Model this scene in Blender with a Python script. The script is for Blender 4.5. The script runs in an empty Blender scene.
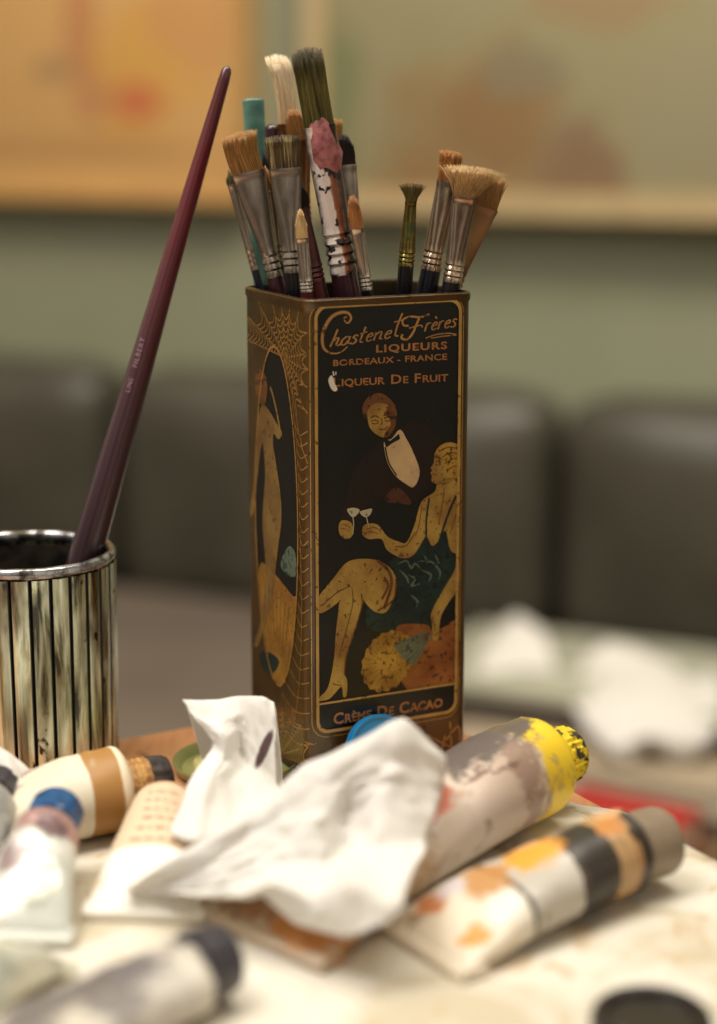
import bpy, bmesh, math, random
from mathutils import Vector, Matrix, noise
R = math.radians
random.seed(7)
SC = bpy.context.scene
COL = SC.collection

# ------------------------------------------------------------------ camera
CAMZ, PITCH, F = 0.276, R(12.5), 1813.0
CAM = Vector((0, 0, CAMZ))
RT = Vector((1, 0, 0)); FW = Vector((0, math.cos(PITCH), -math.sin(PITCH))); UP = Vector((0, math.sin(PITCH), math.cos(PITCH)))
def ray(px, py): return (FW + RT*((px-358.5)/F) + UP*((512-py)/F))
def P(px, py, z=0.0):                       # photo pixel -> point on a horizontal plane
    d = ray(px, py); return CAM + d*((z-CAM.z)/d.z)
def V(px, py, Y):                           # photo pixel -> point on a vertical plane y=Y
    d = ray(px, py); return CAM + d*(Y/d.y)
def hit(px, py, o, n):                      # photo pixel -> any plane
    d = ray(px, py); return CAM + d*((o-CAM).dot(n)/d.dot(n))
cd = bpy.data.cameras.new('camera'); cam = bpy.data.objects.new('camera', cd); COL.objects.link(cam)
cam.location = CAM; cam.rotation_euler = (R(90)-PITCH, 0, 0)
cd.sensor_fit = 'VERTICAL'; cd.sensor_height = 36; cd.lens = F/1024*36; cd.clip_start = 0.02; cd.clip_end = 30
cd.dof.use_dof = True; cd.dof.focus_distance = 0.742; cd.dof.aperture_fstop = 2.9; cd.dof.aperture_blades = 0
SC.camera = cam

# ------------------------------------------------------------------ materials
def lin(c):
    f = lambda u: (u/12.92 if u <= .04045 else ((u+.055)/1.055)**2.4)
    return (f(c[0]/255), f(c[1]/255), f(c[2]/255), 1)
class NT:
    def __init__(s, name):
        s.m = bpy.data.materials.new(name); s.m.use_nodes = True; s.t = s.m.node_tree
        s.b = s.t.nodes['Principled BSDF']; s.out = s.t.nodes['Material Output']
        s.co = s.n('ShaderNodeTexCoord').outputs['Object']
    def n(s, ty, **kw):
        x = s.t.nodes.new(ty)
        for k, v in kw.items(): setattr(x, k, v)
        return x
    def l(s, a, b): s.t.links.new(a, b)
    def noise(s, scale, detail=4, stretch=None, dist=0.0, off=(0,0,0), rough=.55):
        mp = s.n('ShaderNodeMapping'); s.l(s.co, mp.inputs[0]); mp.inputs['Location'].default_value = off
        if stretch: mp.inputs['Scale'].default_value = stretch
        x = s.n('ShaderNodeTexNoise'); s.l(mp.outputs[0], x.inputs['Vector'])
        x.inputs['Scale'].default_value = scale; x.inputs['Detail'].default_value = detail; x.inputs['Distortion'].default_value = dist
        x.inputs['Roughness'].default_value = rough
        return x
    def ramp(s, fac, stops, interp='LINEAR'):
        r = s.n('ShaderNodeValToRGB'); r.color_ramp.interpolation = interp; e = r.color_ramp.elements
        while len(e) < len(stops): e.new(.5)
        for i, (p, c) in enumerate(stops):
            e[i].position = p; e[i].color = lin(c) if not isinstance(c, (int, float)) else (c, c, c, 1)
        s.l(fac, r.inputs[0]); return r.outputs[0]
    def mix(s, fac, a, b):
        x = s.n('ShaderNodeMix', data_type='RGBA')
        if isinstance(fac, (int, float)): x.inputs[0].default_value = fac
        else: s.l(fac, x.inputs[0])
        for v, k in ((a, 6), (b, 7)):
            if isinstance(v, tuple): x.inputs[k].default_value = lin(v)
            else: s.l(v, x.inputs[k])
        return x.outputs[2]
    def bump(s, h, strength=.3, dist=.001):
        b = s.n('ShaderNodeBump'); b.inputs['Strength'].default_value = strength; b.inputs['Distance'].default_value = dist
        s.l(h, b.inputs['Height']); s.l(b.outputs[0], s.b.inputs['Normal'])
    def axis(s, k):
        x = s.n('ShaderNodeSeparateXYZ'); s.l(s.co, x.inputs[0]); return x.outputs[k]
    def mapr(s, v, a, b, c=0., d=1., smooth=False):
        x = s.n('ShaderNodeMapRange'); s.l(v, x.inputs[0])
        if smooth: x.interpolation_type = 'SMOOTHSTEP'
        for i, q in enumerate((a, b, c, d)): x.inputs[i+1].default_value = q
        return x.outputs[0]
    def fin(s, col, rough=.5, metal=0., spec=None, coat=0., trans=0.):
        if isinstance(col, tuple): s.b.inputs['Base Color'].default_value = lin(col)
        else: s.l(col, s.b.inputs['Base Color'])
        if isinstance(rough, (int, float)): s.b.inputs['Roughness'].default_value = rough
        else: s.l(rough, s.b.inputs['Roughness'])
        if isinstance(metal, (int, float)): s.b.inputs['Metallic'].default_value = metal
        else: s.l(metal, s.b.inputs['Metallic'])
        if spec is not None: s.b.inputs['Specular IOR Level'].default_value = spec
        s.b.inputs['Coat Weight'].default_value = coat; s.b.inputs['Coat Roughness'].default_value = .15
        return s.m
def simple(name, c, c2=None, rough=.5, metal=0., scale=60, bump=.1, stretch=None, lo=.4, hi=.65, spec=None, coat=0., bd=.0005):
    t = NT(name); nz = t.noise(scale, stretch=stretch)
    col = t.ramp(nz.outputs[0], [(lo, c), (hi, c2 or c)])
    if bump: t.bump(nz.outputs[0], bump, bd)
    return t.fin(col, rough, metal, spec, coat)
def painted(name, axis, L, stops, blobs=(), rough=.5, metal=0., grime=None, wob=.12, coat=0., interp='CONSTANT', bumpy=.15, nscale=120, gs=50, zs_=3.0):
    """stops along an axis (metres/L), then blobs (x,y,z,r,colour[,(sx,sy,sz)]) of dried paint."""
    t = NT(name); nz = t.noise(nscale, 3)
    ax = t.axis(axis)
    wv = t.n('ShaderNodeMath', operation='MULTIPLY_ADD'); t.l(nz.outputs[0], wv.inputs[0]); wv.inputs[1].default_value = L*wob; t.l(ax, wv.inputs[2])
    f = t.mapr(wv.outputs[0], L*wob*.5, L+L*wob*.5)
    col = t.ramp(f, stops, interp)
    if grime:
        g = t.noise(gs, 6, dist=.6); gf = t.mapr(g.outputs[0], grime[1], grime[1]+.12)
        col = t.mix(gf, col, grime[0])
    nv = t.noise(nscale*1.8, 7, off=(.3, .1, .7), rough=.68)
    for b in blobs:
        mp = t.n('ShaderNodeMapping', vector_type='TEXTURE'); t.l(t.co, mp.inputs[0]); mp.inputs['Location'].default_value = b[:3]
        bs = b[5] if len(b) > 5 else (1,1,1); mp.inputs['Scale'].default_value = (bs[0], bs[1], bs[2]*zs_)
        ln = t.n('ShaderNodeVectorMath', operation='LENGTH'); t.l(mp.outputs[0], ln.inputs[0])
        ad = t.n('ShaderNodeMath', operation='MULTIPLY_ADD'); t.l(nv.outputs[0], ad.inputs[0]); ad.inputs[1].default_value = b[3]*2.0; t.l(ln.outputs['Value'], ad.inputs[2])
        col = t.mix(t.mapr(ad.outputs[0], b[3]*2.05, b[3]*1.72, 0, .92), col, b[4])
    t.bump(nz.outputs[0], bumpy, .001)
    return t.fin(col, rough, metal, coat=coat)

# ------------------------------------------------------------------ object helpers
def tag(o, label=None, cat=None, group=None, kind=None):
    for k, v in (('label', label), ('category', cat), ('group', group), ('kind', kind)):
        if v: o[k] = v
    return o
def empty(name, loc, label, cat, group=None, rot=None):
    o = bpy.data.objects.new(name, None); COL.objects.link(o); o.empty_display_size = .01
    if rot is not None: o.matrix_world = Matrix.Translation(Vector(loc)) @ rot.to_4x4()
    else: o.location = loc
    return tag(o, label, cat, group)
class M:
    """vertex/face collector"""
    def __init__(s): s.v = []; s.f = []; s.mi = []; s.cur = 0
    def add(s, vs, fs):
        k = len(s.v); s.v += [tuple(v) for v in vs]; s.f += [tuple(i+k for i in f) for f in fs]; s.mi += [s.cur]*len(fs); return s
    def loft(s, rings, cap0=True, cap1=True, closed=True):
        k = len(s.v); n = len(rings[0]); vs = [p for r in rings for p in r]; fs = []
        for i in range(len(rings)-1):
            for j in range(n if closed else n-1):
                a = i*n+j; b = i*n+(j+1) % n; fs.append((a, b, b+n, a+n))
        if cap0: fs.append(tuple(reversed(range(n))))
        if cap1: fs.append(tuple(range((len(rings)-1)*n, len(rings)*n)))
        return s.add(vs, fs)
    def build(s, name, mats, parent=None, smooth=True, angle=40, offset=(0,0,0)):
        me = bpy.data.meshes.new(name); off = Vector(offset)
        me.from_pydata([Vector(v)-off for v in s.v], [], s.f); me.validate()
        for m in (mats if isinstance(mats, (list, tuple)) else [mats]): me.materials.append(m)
        if len(me.polygons) == len(s.mi): me.polygons.foreach_set('material_index', s.mi)
        bm = bmesh.new(); bm.from_mesh(me); bmesh.ops.recalc_face_normals(bm, faces=bm.faces)
        if smooth:
            for f in bm.faces: f.smooth = True
            for e in bm.edges:
                if len(e.link_faces) == 2 and e.calc_face_angle(0) > R(angle): e.smooth = False
        bm.to_mesh(me); bm.free(); me.update()
        o = bpy.data.objects.new(name, me); COL.objects.link(o)
        if parent is not None: o.parent = parent
        return o
def ring(z, rx, ry, n=20, cx=0, cy=0, p=2.0, ax='z'):
    out = []
    for i in range(n):
        a = 2*math.pi*i/n; c, s_ = math.cos(a), math.sin(a)
        x = rx*math.copysign(abs(c)**(2/p), c)+cx; y = ry*math.copysign(abs(s_)**(2/p), s_)+cy
        out.append((x, y, z) if ax == 'z' else (z, x, y))
    return out
def lathe(prof, n=32, ax='z', c=(0,0)): return [ring(z, r, r, n, c[0], c[1], ax=ax) for r, z in prof]
def rbox(name, lo, hi, mat, parent=None, bev=.01, seg=4, mtx=None):
    bm = bmesh.new(); bmesh.ops.create_cube(bm, size=1)
    lo, hi = Vector(lo), Vector(hi)
    for v in bm.verts: v.co = Vector(((lo[i]+hi[i])/2 + v.co[i]*(hi[i]-lo[i])) for i in range(3))
    if bev: bmesh.ops.bevel(bm, geom=bm.edges[:], offset=bev, segments=seg, profile=.5, affect='EDGES')
    for f in bm.faces: f.smooth = True
    for e in bm.edges:
        if len(e.link_faces) == 2 and e.calc_face_angle(0) > R(40): e.smooth = False
    if mtx is not None: bm.transform(mtx)
    me = bpy.data.meshes.new(name); bm.to_mesh(me); bm.free(); me.materials.append(mat)
    o = bpy.data.objects.new(name, me); COL.objects.link(o)
    if parent is not None: o.parent = parent
    return o
def cr(pts, n=6, closed=False):             # Catmull-Rom through points of any dimension
    pts = [Vector(p) for p in pts]; N = len(pts); out = []
    g = (lambda i: pts[i % N]) if closed else (lambda i: pts[max(0, min(N-1, i))])
    for i in range(N if closed else N-1):
        a, b, c, d = g(i-1), g(i), g(i+1), g(i+2)
        for k in range(n):
            t = k/n; out.append(.5*((2*b)+(c-a)*t+(2*a-5*b+4*c-d)*t*t+(3*b-a-3*c+d)*t**3))
    if not closed: out.append(pts[-1])
    return out

# ================================================================== THE SETTING
th = R(23.8)
SD = Vector((math.cos(th), -math.sin(th), 0)); ND = Vector((math.sin(th), math.cos(th), 0))    # along the wall / into the wall
WO = Vector((0, 2.10, 0))                                                                      # on the front face of the banquette back
WM = Matrix.Translation(WO) @ Matrix((SD, ND, Vector((0,0,1)))).transposed().to_4x4()          # local (s, t, z) -> world
WI = WM.inverted()
def wl(px, py, t): return WI @ hit(px, py, WO+ND*t, ND)
m_wall = simple('wall_plaster', (148,150,124), (143,145,119), .8, scale=5, bump=.1)
m_floor = simple('floor_concrete', (92,84,76), (78,70,62), .6, scale=6, bump=.1)
WT = .13
mb = M(); mb.add([(-3.2,WT,-.75),(3.2,WT,-.75),(3.2,WT,1.9),(-3.2,WT,1.9),(-3.2,WT+.1,-.75),(3.2,WT+.1,-.75),(3.2,WT+.1,1.9),(-3.2,WT+.1,1.9)],
    [(0,1,2,3),(5,4,7,6),(4,0,3,7),(1,5,6,2),(3,2,6,7),(0,4,5,1)])
o = mb.build('wall_back', m_wall, smooth=False); o.matrix_world = WM; tag(o, 'plain sage green wall behind the banquette', kind='structure')
mb = M(); mb.add([(-3,-1.6,-.75),(3.4,-1.6,-.75),(3.4,4,-.75),(-3,4,-.75),(-3,-1.6,-.80),(3.4,-1.6,-.80),(3.4,4,-.80),(-3,4,-.80)],
    [(0,1,2,3),(7,6,5,4),(0,4,5,1),(1,5,6,2),(2,6,7,3),(3,7,4,0)])
o = mb.build('floor', m_floor, smooth=False); tag(o, 'dull grey brown floor under the furniture', kind='structure')

# ------------------------------------------------------------------ banquette
t = NT('dark_leather'); nz = t.noise(9, 5); n2 = t.noise(300, 3)
t.bump(n2.outputs[0], .15, .0006)
m_leather = t.fin(t.ramp(nz.outputs[0], [(.35, (64,61,50)), (.7, (78,74,62))]), .42, spec=.6)
m_seat = simple('worn_seat_vinyl', (112,101,90), (104,93,83), .55, scale=7, bump=.1)
m_base = simple('dark_bench_base', (48,42,37), (38,34,30), .6)
bq = empty('banquette', WO+Vector((0,0,-.75)), 'long grey leather banquette with padded back cushions against the green wall', 'banquette')
BI = Matrix.Translation(-(WO+Vector((0,0,-.75)))) @ WM
s1 = wl(103, 480, 0)[0]; s2 = wl(548, 500, 0)[0]; w = s2-s1
ztop = wl(300, 380, 0.02)[2]; zs = wl(180, 592, -.01)[2]
def puff(name, s0, s1_, t0, t1, z0, z1, mat, amt=.02, ns=14, nz_=10, axis='t'):
    """padded cushion: rounded slab whose face bulges"""
    bm = bmesh.new(); bmesh.ops.create_cube(bm, size=2)
    bmesh.ops.subdivide_edges(bm, edges=bm.edges[:], cuts=9, use_grid_fill=True)
    c = Vector(((s0+s1_)/2, (t0+t1)/2, (z0+z1)/2)); h = Vector(((s1_-s0)/2, (t1-t0)/2, (z1-z0)/2)); rr = min(h)*.75
    for v in bm.verts:
        q = v.co.copy(); pnt = Vector((q[i]*h[i] for i in range(3)))
        inner = Vector((max(-(h[i]-rr), min(h[i]-rr, pnt[i])) for i in range(3))); dd = pnt-inner
        if dd.length > rr: dd = dd.normalized()*rr
        pnt = inner+dd
        if axis == 't': pnt.y += -amt*(1-q.x**2)*(1-q.z**2)*(1 if q.y < 0 else 0)
        else: pnt.z += amt*(1-q.x**4)*(1-q.y**4)*(1 if q.z > 0 else 0)
        v.co = c+pnt
    for f in bm.faces: f.smooth = True
    bm.transform(BI); me = bpy.data.meshes.new(name); bm.to_mesh(me); bm.free(); me.materials.append(mat)
    o = bpy.data.objects.new(name, me); COL.objects.link(o); o.parent = bq; return o
for k in range(-2, 3):
    puff('back_cushion', s1+k*w+.006, s1+(k+1)*w-.006, 0, .12, zs-.03, ztop, m_leather, .022)
SF = -.52
puff('seat_cushion', s1-2*w, s1+3*w, SF, .03, zs-.11, zs, m_seat, .004, axis='z')
rbox('bench_base', (s1-2*w+.02, SF+.03, -.75), (s1+3*w-.02, .11, zs-.10), m_base, bq, .005, 2, BI)

# ------------------------------------------------------------------ paintings
def picture(name, label, px0, py0, px1, py1, deep, blobs, base, frame_mat, frame_w, hgt=1.0, base2=None):
    """hung on the wall; lower edge and one side come from the photo; face at t=WT-deep"""
    tf = WT-deep; a = wl(px0, py0, tf); b = wl(px1, py1, tf)
    s0, s1_ = min(a.x, b.x), max(a.x, b.x); z0 = (a.z+b.z)/2
    c = WM @ Vector(((s0+s1_)/2, WT, z0))
    rt = empty(name, c, label, 'painting', rot=WM.to_3x3())
    W2 = (s1_-s0)/2; fw = frame_w
    bl = []
    for bb in blobs:
        q = wl(bb[0], bb[1], tf); k = 2.0/F
        bl.append((q.x-(s0+s1_)/2, -deep+.008, q.z-z0, bb[2]*k, bb[3], bb[4] if len(bb) > 4 else (1,1,1)))
    mt = painted(name+'_paint', 2, .8, [(0, base), (1, base2 or base)], bl, .7, 0, None, .3, interp='LINEAR', nscale=8, bumpy=.2, zs_=1.0)
    rbox('canvas', (-W2+fw*.6, -deep+.008, fw*.6), (W2-fw*.6, -.004, hgt-fw*.6), mt, rt, .003, 2)
    if fw:
        mb = M(); d0 = -deep; 
        for (x0, x1, z0_, z1_) in ((-W2, W2, 0, fw), (-W2, W2, hgt-fw, hgt), (-W2, -W2+fw, fw, hgt-fw), (W2-fw, W2, fw, hgt-fw)):
            mb.add([(x0,d0,z0_),(x1,d0,z0_),(x1,d0,z1_),(x0,d0,z1_),(x0,-.001,z0_),(x1,-.001,z0_),(x1,-.001,z1_),(x0,-.001,z1_)],
                   [(0,1,2,3),(5,4,7,6),(4,0,3,7),(1,5,6,2),(3,2,6,7),(0,4,5,1)])
        mb.build('frame', frame_mat, rt, smooth=False)
    return rt
m_pframe = simple('pale_wood_frame', (196,172,128), (182,158,116), .6, scale=30, stretch=(1,1,12))
m_dframe = simple('raw_canvas_edge', (206,166,104), (196,154,94), .7)
picture('framed_painting', 'large muted green painting with rust hill shapes above the right banquette cushions', 303, 200, 1100, 245, .06,
    [(470,160,110,(156,132,92),(1.1,1,1.2)), (485,120,62,(150,118,78),(1.1,1,1.0)), (430,185,50,(156,126,84),(1.2,1,.9)), (575,185,56,(142,114,86),(1.0,1,1.5)), (335,90,40,(130,134,94),(.8,1,2.4)), (520,70,30,(142,130,102),(1.6,1,.9)), (600,0,50,(160,136,98),(1.6,1,.6)), (680,130,60,(158,150,118),(1,1,1.6))],
    (160,150,114), m_pframe, .026, .75, (150,146,112))
picture('unframed_painting', 'ochre painting with a red smudge and yellow patch, cut by the left edge', -260, 185, 243, 212, .05,
    [(130,70,70,(214,162,82),(1.3,1,1)), (76,30,26,(196,136,88),(.9,1,3.6)), (90,95,26,(198,142,92),(1.2,1,1.2)), (135,100,30,(206,116,76),(1.2,1,.7)), (50,70,24,(180,142,98),(1.4,1,.7)), (85,150,50,(198,150,92),(4,1,.3)), (40,178,40,(222,176,110),(4,1,.5)), (190,20,60,(206,152,92),(1,1,1))],
    (214,168,106), m_dframe, .010, .75, (212,166,102))

# ------------------------------------------------------------------ books on the bench and the stool
m_pages = simple('page_edges', (232,220,194), (214,200,172), .8, scale=10, stretch=(1,1,60))
def book(name, label, c, half, thick, yaw, cover, cat='book', pages=True, group=None, front=False):
    rt = empty(name, c, label, cat, group, rot=Matrix.Rotation(yaw, 3, 'Z'))
    hx, hy = half; k = .003 if pages else thick*.3
    rbox('cover', (-hx, -hy, 0), (hx, hy, k), cover, rt, .0008, 2)
    rbox('cover', (-hx, -hy, thick-k), (hx, hy, thick), cover, rt, .0008, 2)
    rbox('spine', (-hx, hy-.003, 0), (hx, hy, thick), cover, rt, .0008, 2)
    if front: rbox('spine', (-hx, -hy, k*.5), (hx, -hy+.0028, thick-k*.5), cover, rt, .0006, 2)
    rbox('page_block', (-hx+.003, -hy+.003, k), (hx-.003, hy-.0035, thick-k), m_pages, rt, 0)
    return rt
cg = simple('grey_green_cover', (176,176,158), (160,160,144), .5, scale=12); cdk = simple('charcoal_cover', (92,84,78), (78,70,66), .5)
cbe = simple('beige_cover', (172,156,132), (160,144,122), .6); cred = simple('red_cover', (172,44,40), (160,38,36), .5); cdg = simple('dark_grey_cover', (84,80,78), (70,66,64), .5)
ctan = simple('tan_cover', (168,138,104), (156,126,94), .6)
yw = -th
ZP = zs+.006
book('book', 'large beige book sticking out lowest on the bench seat', (.36, 1.535, ZP), (.27,.125), .024, yw-R(5), cbe)
book('book', 'thick charcoal book on the beige one, under the grey green magazine', (.315, 1.632, ZP+.0244), (.235,.100), .026, yw, cdk, front=True)
book('magazine', 'pale grey green magazine with cream page edge lying on the charcoal book', (.30, 1.632, ZP+.0508), (.235,.104), .010, yw, cg, 'magazine')
m_wood2 = simple('stool_wood', (110,84,60), (96,72,50), .5, scale=20, stretch=(1,8,1))
stc = Vector((.222, 1.285, -.75)); sy = -R(33)
stool = empty('low_stool', stc, 'brown wooden stool carrying the red book in front of the bench', 'stool', rot=Matrix.Rotation(sy, 3, 'Z'))
rbox('seat', (-.15,-.07,.452), (.15,.07,.474), m_wood2, stool, .004, 2)
for sx in (-1, 1):
    for s_ in (-1, 1):
        mb = M(); mb.loft([ring(0, .009, .009, 14, sx*.13, s_*.055), ring(.452, .013, .013, 14, sx*.12, s_*.048)]); mb.build('leg', m_wood2, stool)
book('book', 'bright red book lying on the stool', (stc.x-.018, stc.y+.028, -.75+.4745), (.052,.034), .026, sy, cred)
# ------------------------------------------------------------------ table
TB = P(389, 690); TBr = P(717, 866); TBl = P(115, 746)
e1 = (TBr-TB).normalized(); e2 = Vector((-e1.y, e1.x, 0)); e2 = e2 if e2.dot(TBl-TB) > 0 else -e2   # along the right edge / along the back edge
TM = Matrix.Translation(TB) @ Matrix((e1, e2, Vector((0,0,1)))).transposed().to_4x4()
t = NT('orange_pine'); nz = t.noise(14, 5, stretch=(14,1,1), dist=.5)
t.bump(nz.outputs[0], .12, .0006)
n2 = t.noise(60, 3); wc = t.ramp(nz.outputs[0], [(.3, (190,128,84)), (.55, (214,152,106)), (.75, (202,138,94))])
m_wood = t.fin(t.mix(t.mapr(n2.outputs[0], .66, .74), wc, (132,84,54)), .42, coat=.15)
tb = empty('table', TB+Vector((0,0,-.75))+e1*.4+e2*.3, 'orange wooden table holding the tin, cup and paint tubes', 'table')
TI = Matrix.Translation(-tb.location) @ TM
rbox('tabletop', (0, 0, -.022), (.95, .75, 0), m_wood, tb, .003, 3, TI)
for (x0, x1, y0, y1) in ((.05,.90,.05,.07), (.05,.90,.68,.70), (.05,.07,.07,.68), (.88,.90,.07,.68)):
    rbox('apron', (x0, y0, -.10), (x1, y1, -.022), m_wood, tb, .002, 2, TI)
for x in (.045, .865):
    for y in (.045, .665):
        rbox('leg', (x, y, -.75), (x+.04, y+.04, -.022), m_wood, tb, .003, 2, TI)

# stained paper on the table
t = NT('stained_paper'); a = t.noise(16, 6, dist=.8); b = t.noise(45, 5, dist=1.2, off=(.4,.2,0)); c = t.noise(8, 3, off=(.9,0,0)); d = t.noise(30, 4, stretch=(1,6,1), off=(0,.5,0))
col = t.ramp(a.outputs[0], [(.3, (226,221,207)), (.5, (220,213,198)), (.62, (198,187,162))])
col = t.mix(t.mapr(b.outputs[0], .58, .64, 0, .6), col, (190,160,116))
col = t.mix(t.mapr(c.outputs[0], .62, .7, 0, .45), col, (190,192,176))
col = t.mix(t.mapr(d.outputs[0], .66, .72, 0, .5), col, (176,160,136))
t.bump(a.outputs[0], .35, .002)
m_paper = t.fin(col, .7)
edge = [(70,800),(140,792),(220,797),(300,792),(380,786),(436,779),(462,782),(520,792),(583,809),(620,814),(640,821),(662,834),(690,851),(720,867)]
out = [P(x, y) for x, y in edge]
fr = TB+e1*.52; out += [fr+e2*.003, fr+e2*.30, fr+e2*.55, TB+e1*.18+e2*.50]
out = [Vector((p.x, p.y)) for p in out]
mb = M(); cx = sum(p.x for p in out)/len(out); cy = sum(p.y for p in out)/len(out)
dense = []
for i in range(len(out)):
    a_, b_ = out[i], out[(i+1) % len(out)]; nn = max(1, int((b_-a_).length/.012))
    for k in range(nn): dense.append(a_.lerp(b_, k/nn))
N = len(dense); K = 16; rings_ = []
for k in range(1, K+1):
    f = k/K; rg = []
    for p in dense:
        x, y = cx+(p.x-cx)*f, cy+(p.y-cy)*f
        z = .0012+.0006*noise.noise(Vector((x*22, y*22, 0)))
        rg.append((x, y, z))
    rings_.append(rg)
mb.loft(rings_, True, False)
o = mb.build('paper_sheet', m_paper); tag(o, 'paint stained cream paper sheet spread over the table under the tubes', 'paper')
sm = o.modifiers.new('s', 'SOLIDIFY'); sm.thickness = .0004; sm.offset = -1
PZ = .0020                                                     # top of paper

# ================================================================== THE TIN
W1, W2_, H, CRR = .0760, .0640, .2028, .0046
az = R(25.8)
f1 = Vector((math.cos(az), math.sin(az), 0)); f2 = Vector((-math.sin(az), math.cos(az), 0))    # along the front / along the left side, away
TC = Vector((-.0212, .7165, 0.0))                                                              # sharp front left corner
def tin_path(inset=0.0, n=6):
    """rounded rectangle, list of (point, outward normal) in order: front, right, back, left"""
    pts = []
    for (cxx, cyy, a0) in ((W1-CRR, CRR, -90), (W1-CRR, W2_-CRR, 0), (CRR, W2_-CRR, 90), (CRR, CRR, 180)):
        for k in range(n+1):
            a = R(a0+90*k/n); r = CRR-inset
            pts.append((cxx+r*math.cos(a), cyy+r*math.sin(a)))
    return pts
def tw(x, y, z): return TC+f1*x+f2*y+Vector((0,0,z))
tinroot = empty('liqueur_tin', TC+f1*W1/2+f2*W2_/2, 'tall old brown and black printed liqueur tin holding the paint brushes', 'tin')
TL = tinroot.location.copy()
def S(u, z, off=0.0):
    """surface of the tin: u=0 at the middle of the front left corner, + along the front, - along the left side"""
    arc = CRR*math.pi/2
    if u > arc/2: x, y, nx, ny = CRR+(u-arc/2), 0, 0, -1
    elif u < -arc/2: x, y, nx, ny = 0, CRR+(-u-arc/2), -1, 0
    else:
        a = R(225)+(u/(arc/2))*R(45); nx, ny = math.cos(a), math.sin(a); x, y = CRR+CRR*nx, CRR+CRR*ny
    if u < -(W2_-2*CRR+arc/2):
        e = (-u-(W2_-2*CRR+arc/2))/CRR; a = R(180)-e; nx, ny = math.cos(a), math.sin(a); x, y = CRR+CRR*nx, W2_-CRR+CRR*ny
    return tw(x+nx*off, y+ny*off, z)
t = NT('aged_brown_tin'); a = t.noise(40, 6, dist=.5); b = t.noise(260, 3); c = t.noise(22, 5, off=(.4,.3,.2))
col = t.ramp(a.outputs[0], [(.3, (64,45,17)), (.5, (86,62,25)), (.7, (72,52,20))])
col = t.mix(t.mapr(c.outputs[0], .58, .72, 0, .6), col, (46,30,16))
col = t.mix(t.mapr(b.outputs[0], .66, .72), col, (34,24,14))
m_tin = t.fin(col, .34, .25, coat=.3)
m_tinin = simple('tin_inside', (70,58,42), (48,38,28), .5, .5, 60)
m_tinrim = simple('tin_rim_metal', (84,58,30), (56,38,22), .35, .7, 90)
mb = M()
prof = [(.0008, 0), (-.0006, .0006), (-.0006, .004), (.0006, .0046), (0, .006)] + [(0, .006+(H-.012)*k/8) for k in range(1, 9)] + [(0, H-.004), (-.0006, H-.003), (-.0007, H-.0005), (0.0, H), (.0009, H-.0003)]
mb.loft([[tw(x, y, z) for x, y in tin_path(i)] for i, z in prof], True, False)
mb.cur = 1
mb.loft([[tw(x, y, z) for x, y in tin_path(.0009)] for z in (H-.0003, H-.05, H-.12, .002)], False, True)
o = mb.build('tin_body', [m_tin, m_tinin], tinroot, offset=TL, angle=50)
mb = M(); mb.loft([[tw(x, y, z) for x, y in tin_path(i)] for i, z in ((.0, H-.0020), (-.0004, H-.0016), (-.0005, H-.0008), (-.0002, H), (.0008, H+.0002), (.0010, H-.0008))], False, False)
mb.build('top_rim', m_tinrim, tinroot, offset=TL)
mb = M(); mb.loft([[tw(x, y, z) for x, y in tin_path(i)] for i, z in ((.0, .0052), (-.0010, .0046), (-.0012, .0010), (-.0002, .0))], False, False)
mb.build('bottom_rim', m_tinrim, tinroot, offset=TL)

# ---- printed decoration of the front
def fpt(px, py, off):                      # photo pixel -> front face, lifted by off
    p = hit(px, py, TC, -f2); return p - f2*off
def spt(px, py, off):                      # photo pixel -> left face
    p = hit(px, py, TC, -f1); return p - f1*off
LY = .00005
def poly(mb, pts, layer, smooth=True, fn=fpt, n=5, closed=True):
    q = cr([(x, y) for x, y in pts], n, True) if smooth else [Vector(p) for p in pts]
    from mathutils.geometry import tessellate_polygon
    tri = tessellate_polygon([[Vector((p.x, p.y, 0)) for p in q]])
    mb.add([fn(p.x, p.y, LY*layer) for p in q], [tuple(f) for f in tri])
def ribbon(mb, pts, width, layer, smooth=True, n=5, fn=fpt, taper=False):
    q = cr(pts, n) if smooth else [Vector(p) for p in pts]
    vs = []; N = len(q)
    for i, p in enumerate(q):
        d = (q[min(N-1, i+1)]-q[max(0, i-1)]); d = Vector((d.x, d.y))
        if d.length < 1e-6: d = Vector((1, 0))
        d.normalize(); nn = Vector((-d.y, d.x)); wd = width(d, i/(N-1)) if callable(width) else width
        if taper: wd *= .35+.65*math.sin(math.pi*min(1, max(0, i/(N-1))))
        vs += [fn(p.x+nn.x*wd/2, p.y+nn.y*wd/2, LY*layer), fn(p.x-nn.x*wd/2, p.y-nn.y*wd/2, LY*layer)]
    mb.add(vs, [(2*i, 2*i+1, 2*i+3, 2*i+2) for i in range(N-1)])
def printmat(name, c, spots=(40,26,12), amt=.62, rough=.32, sc=420, c2=None):
    t = NT(name); a = t.noise(sc, 2); b = t.noise(70, 4)
    col = t.ramp(b.outputs[0], [(.35, c), (.65, c2 or tuple(int(x*.86) for x in c))])
    col = t.mix(t.mapr(a.outputs[0], amt, amt+.05), col, spots)
    return t.fin(col, rough, .1, coat=.25)
k_black = printmat('print_black', (21,21,15), (52,42,24), .70, c2=(15,14,10)); k_gold = printmat('print_gold', (192,150,80), (96,60,26), .63)
k_skin = printmat('print_skin', (180,146,70), (88,58,26), .62, sc=620, c2=(138,98,42)); k_suit = printmat('print_dark_brown', (36,24,14), (24,18,12), .62)
k_shirt = printmat('print_cream', (212,178,130), (150,110,70), .68); k_hair = printmat('print_hair', (120,76,38), (58,34,18), .56)
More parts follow.
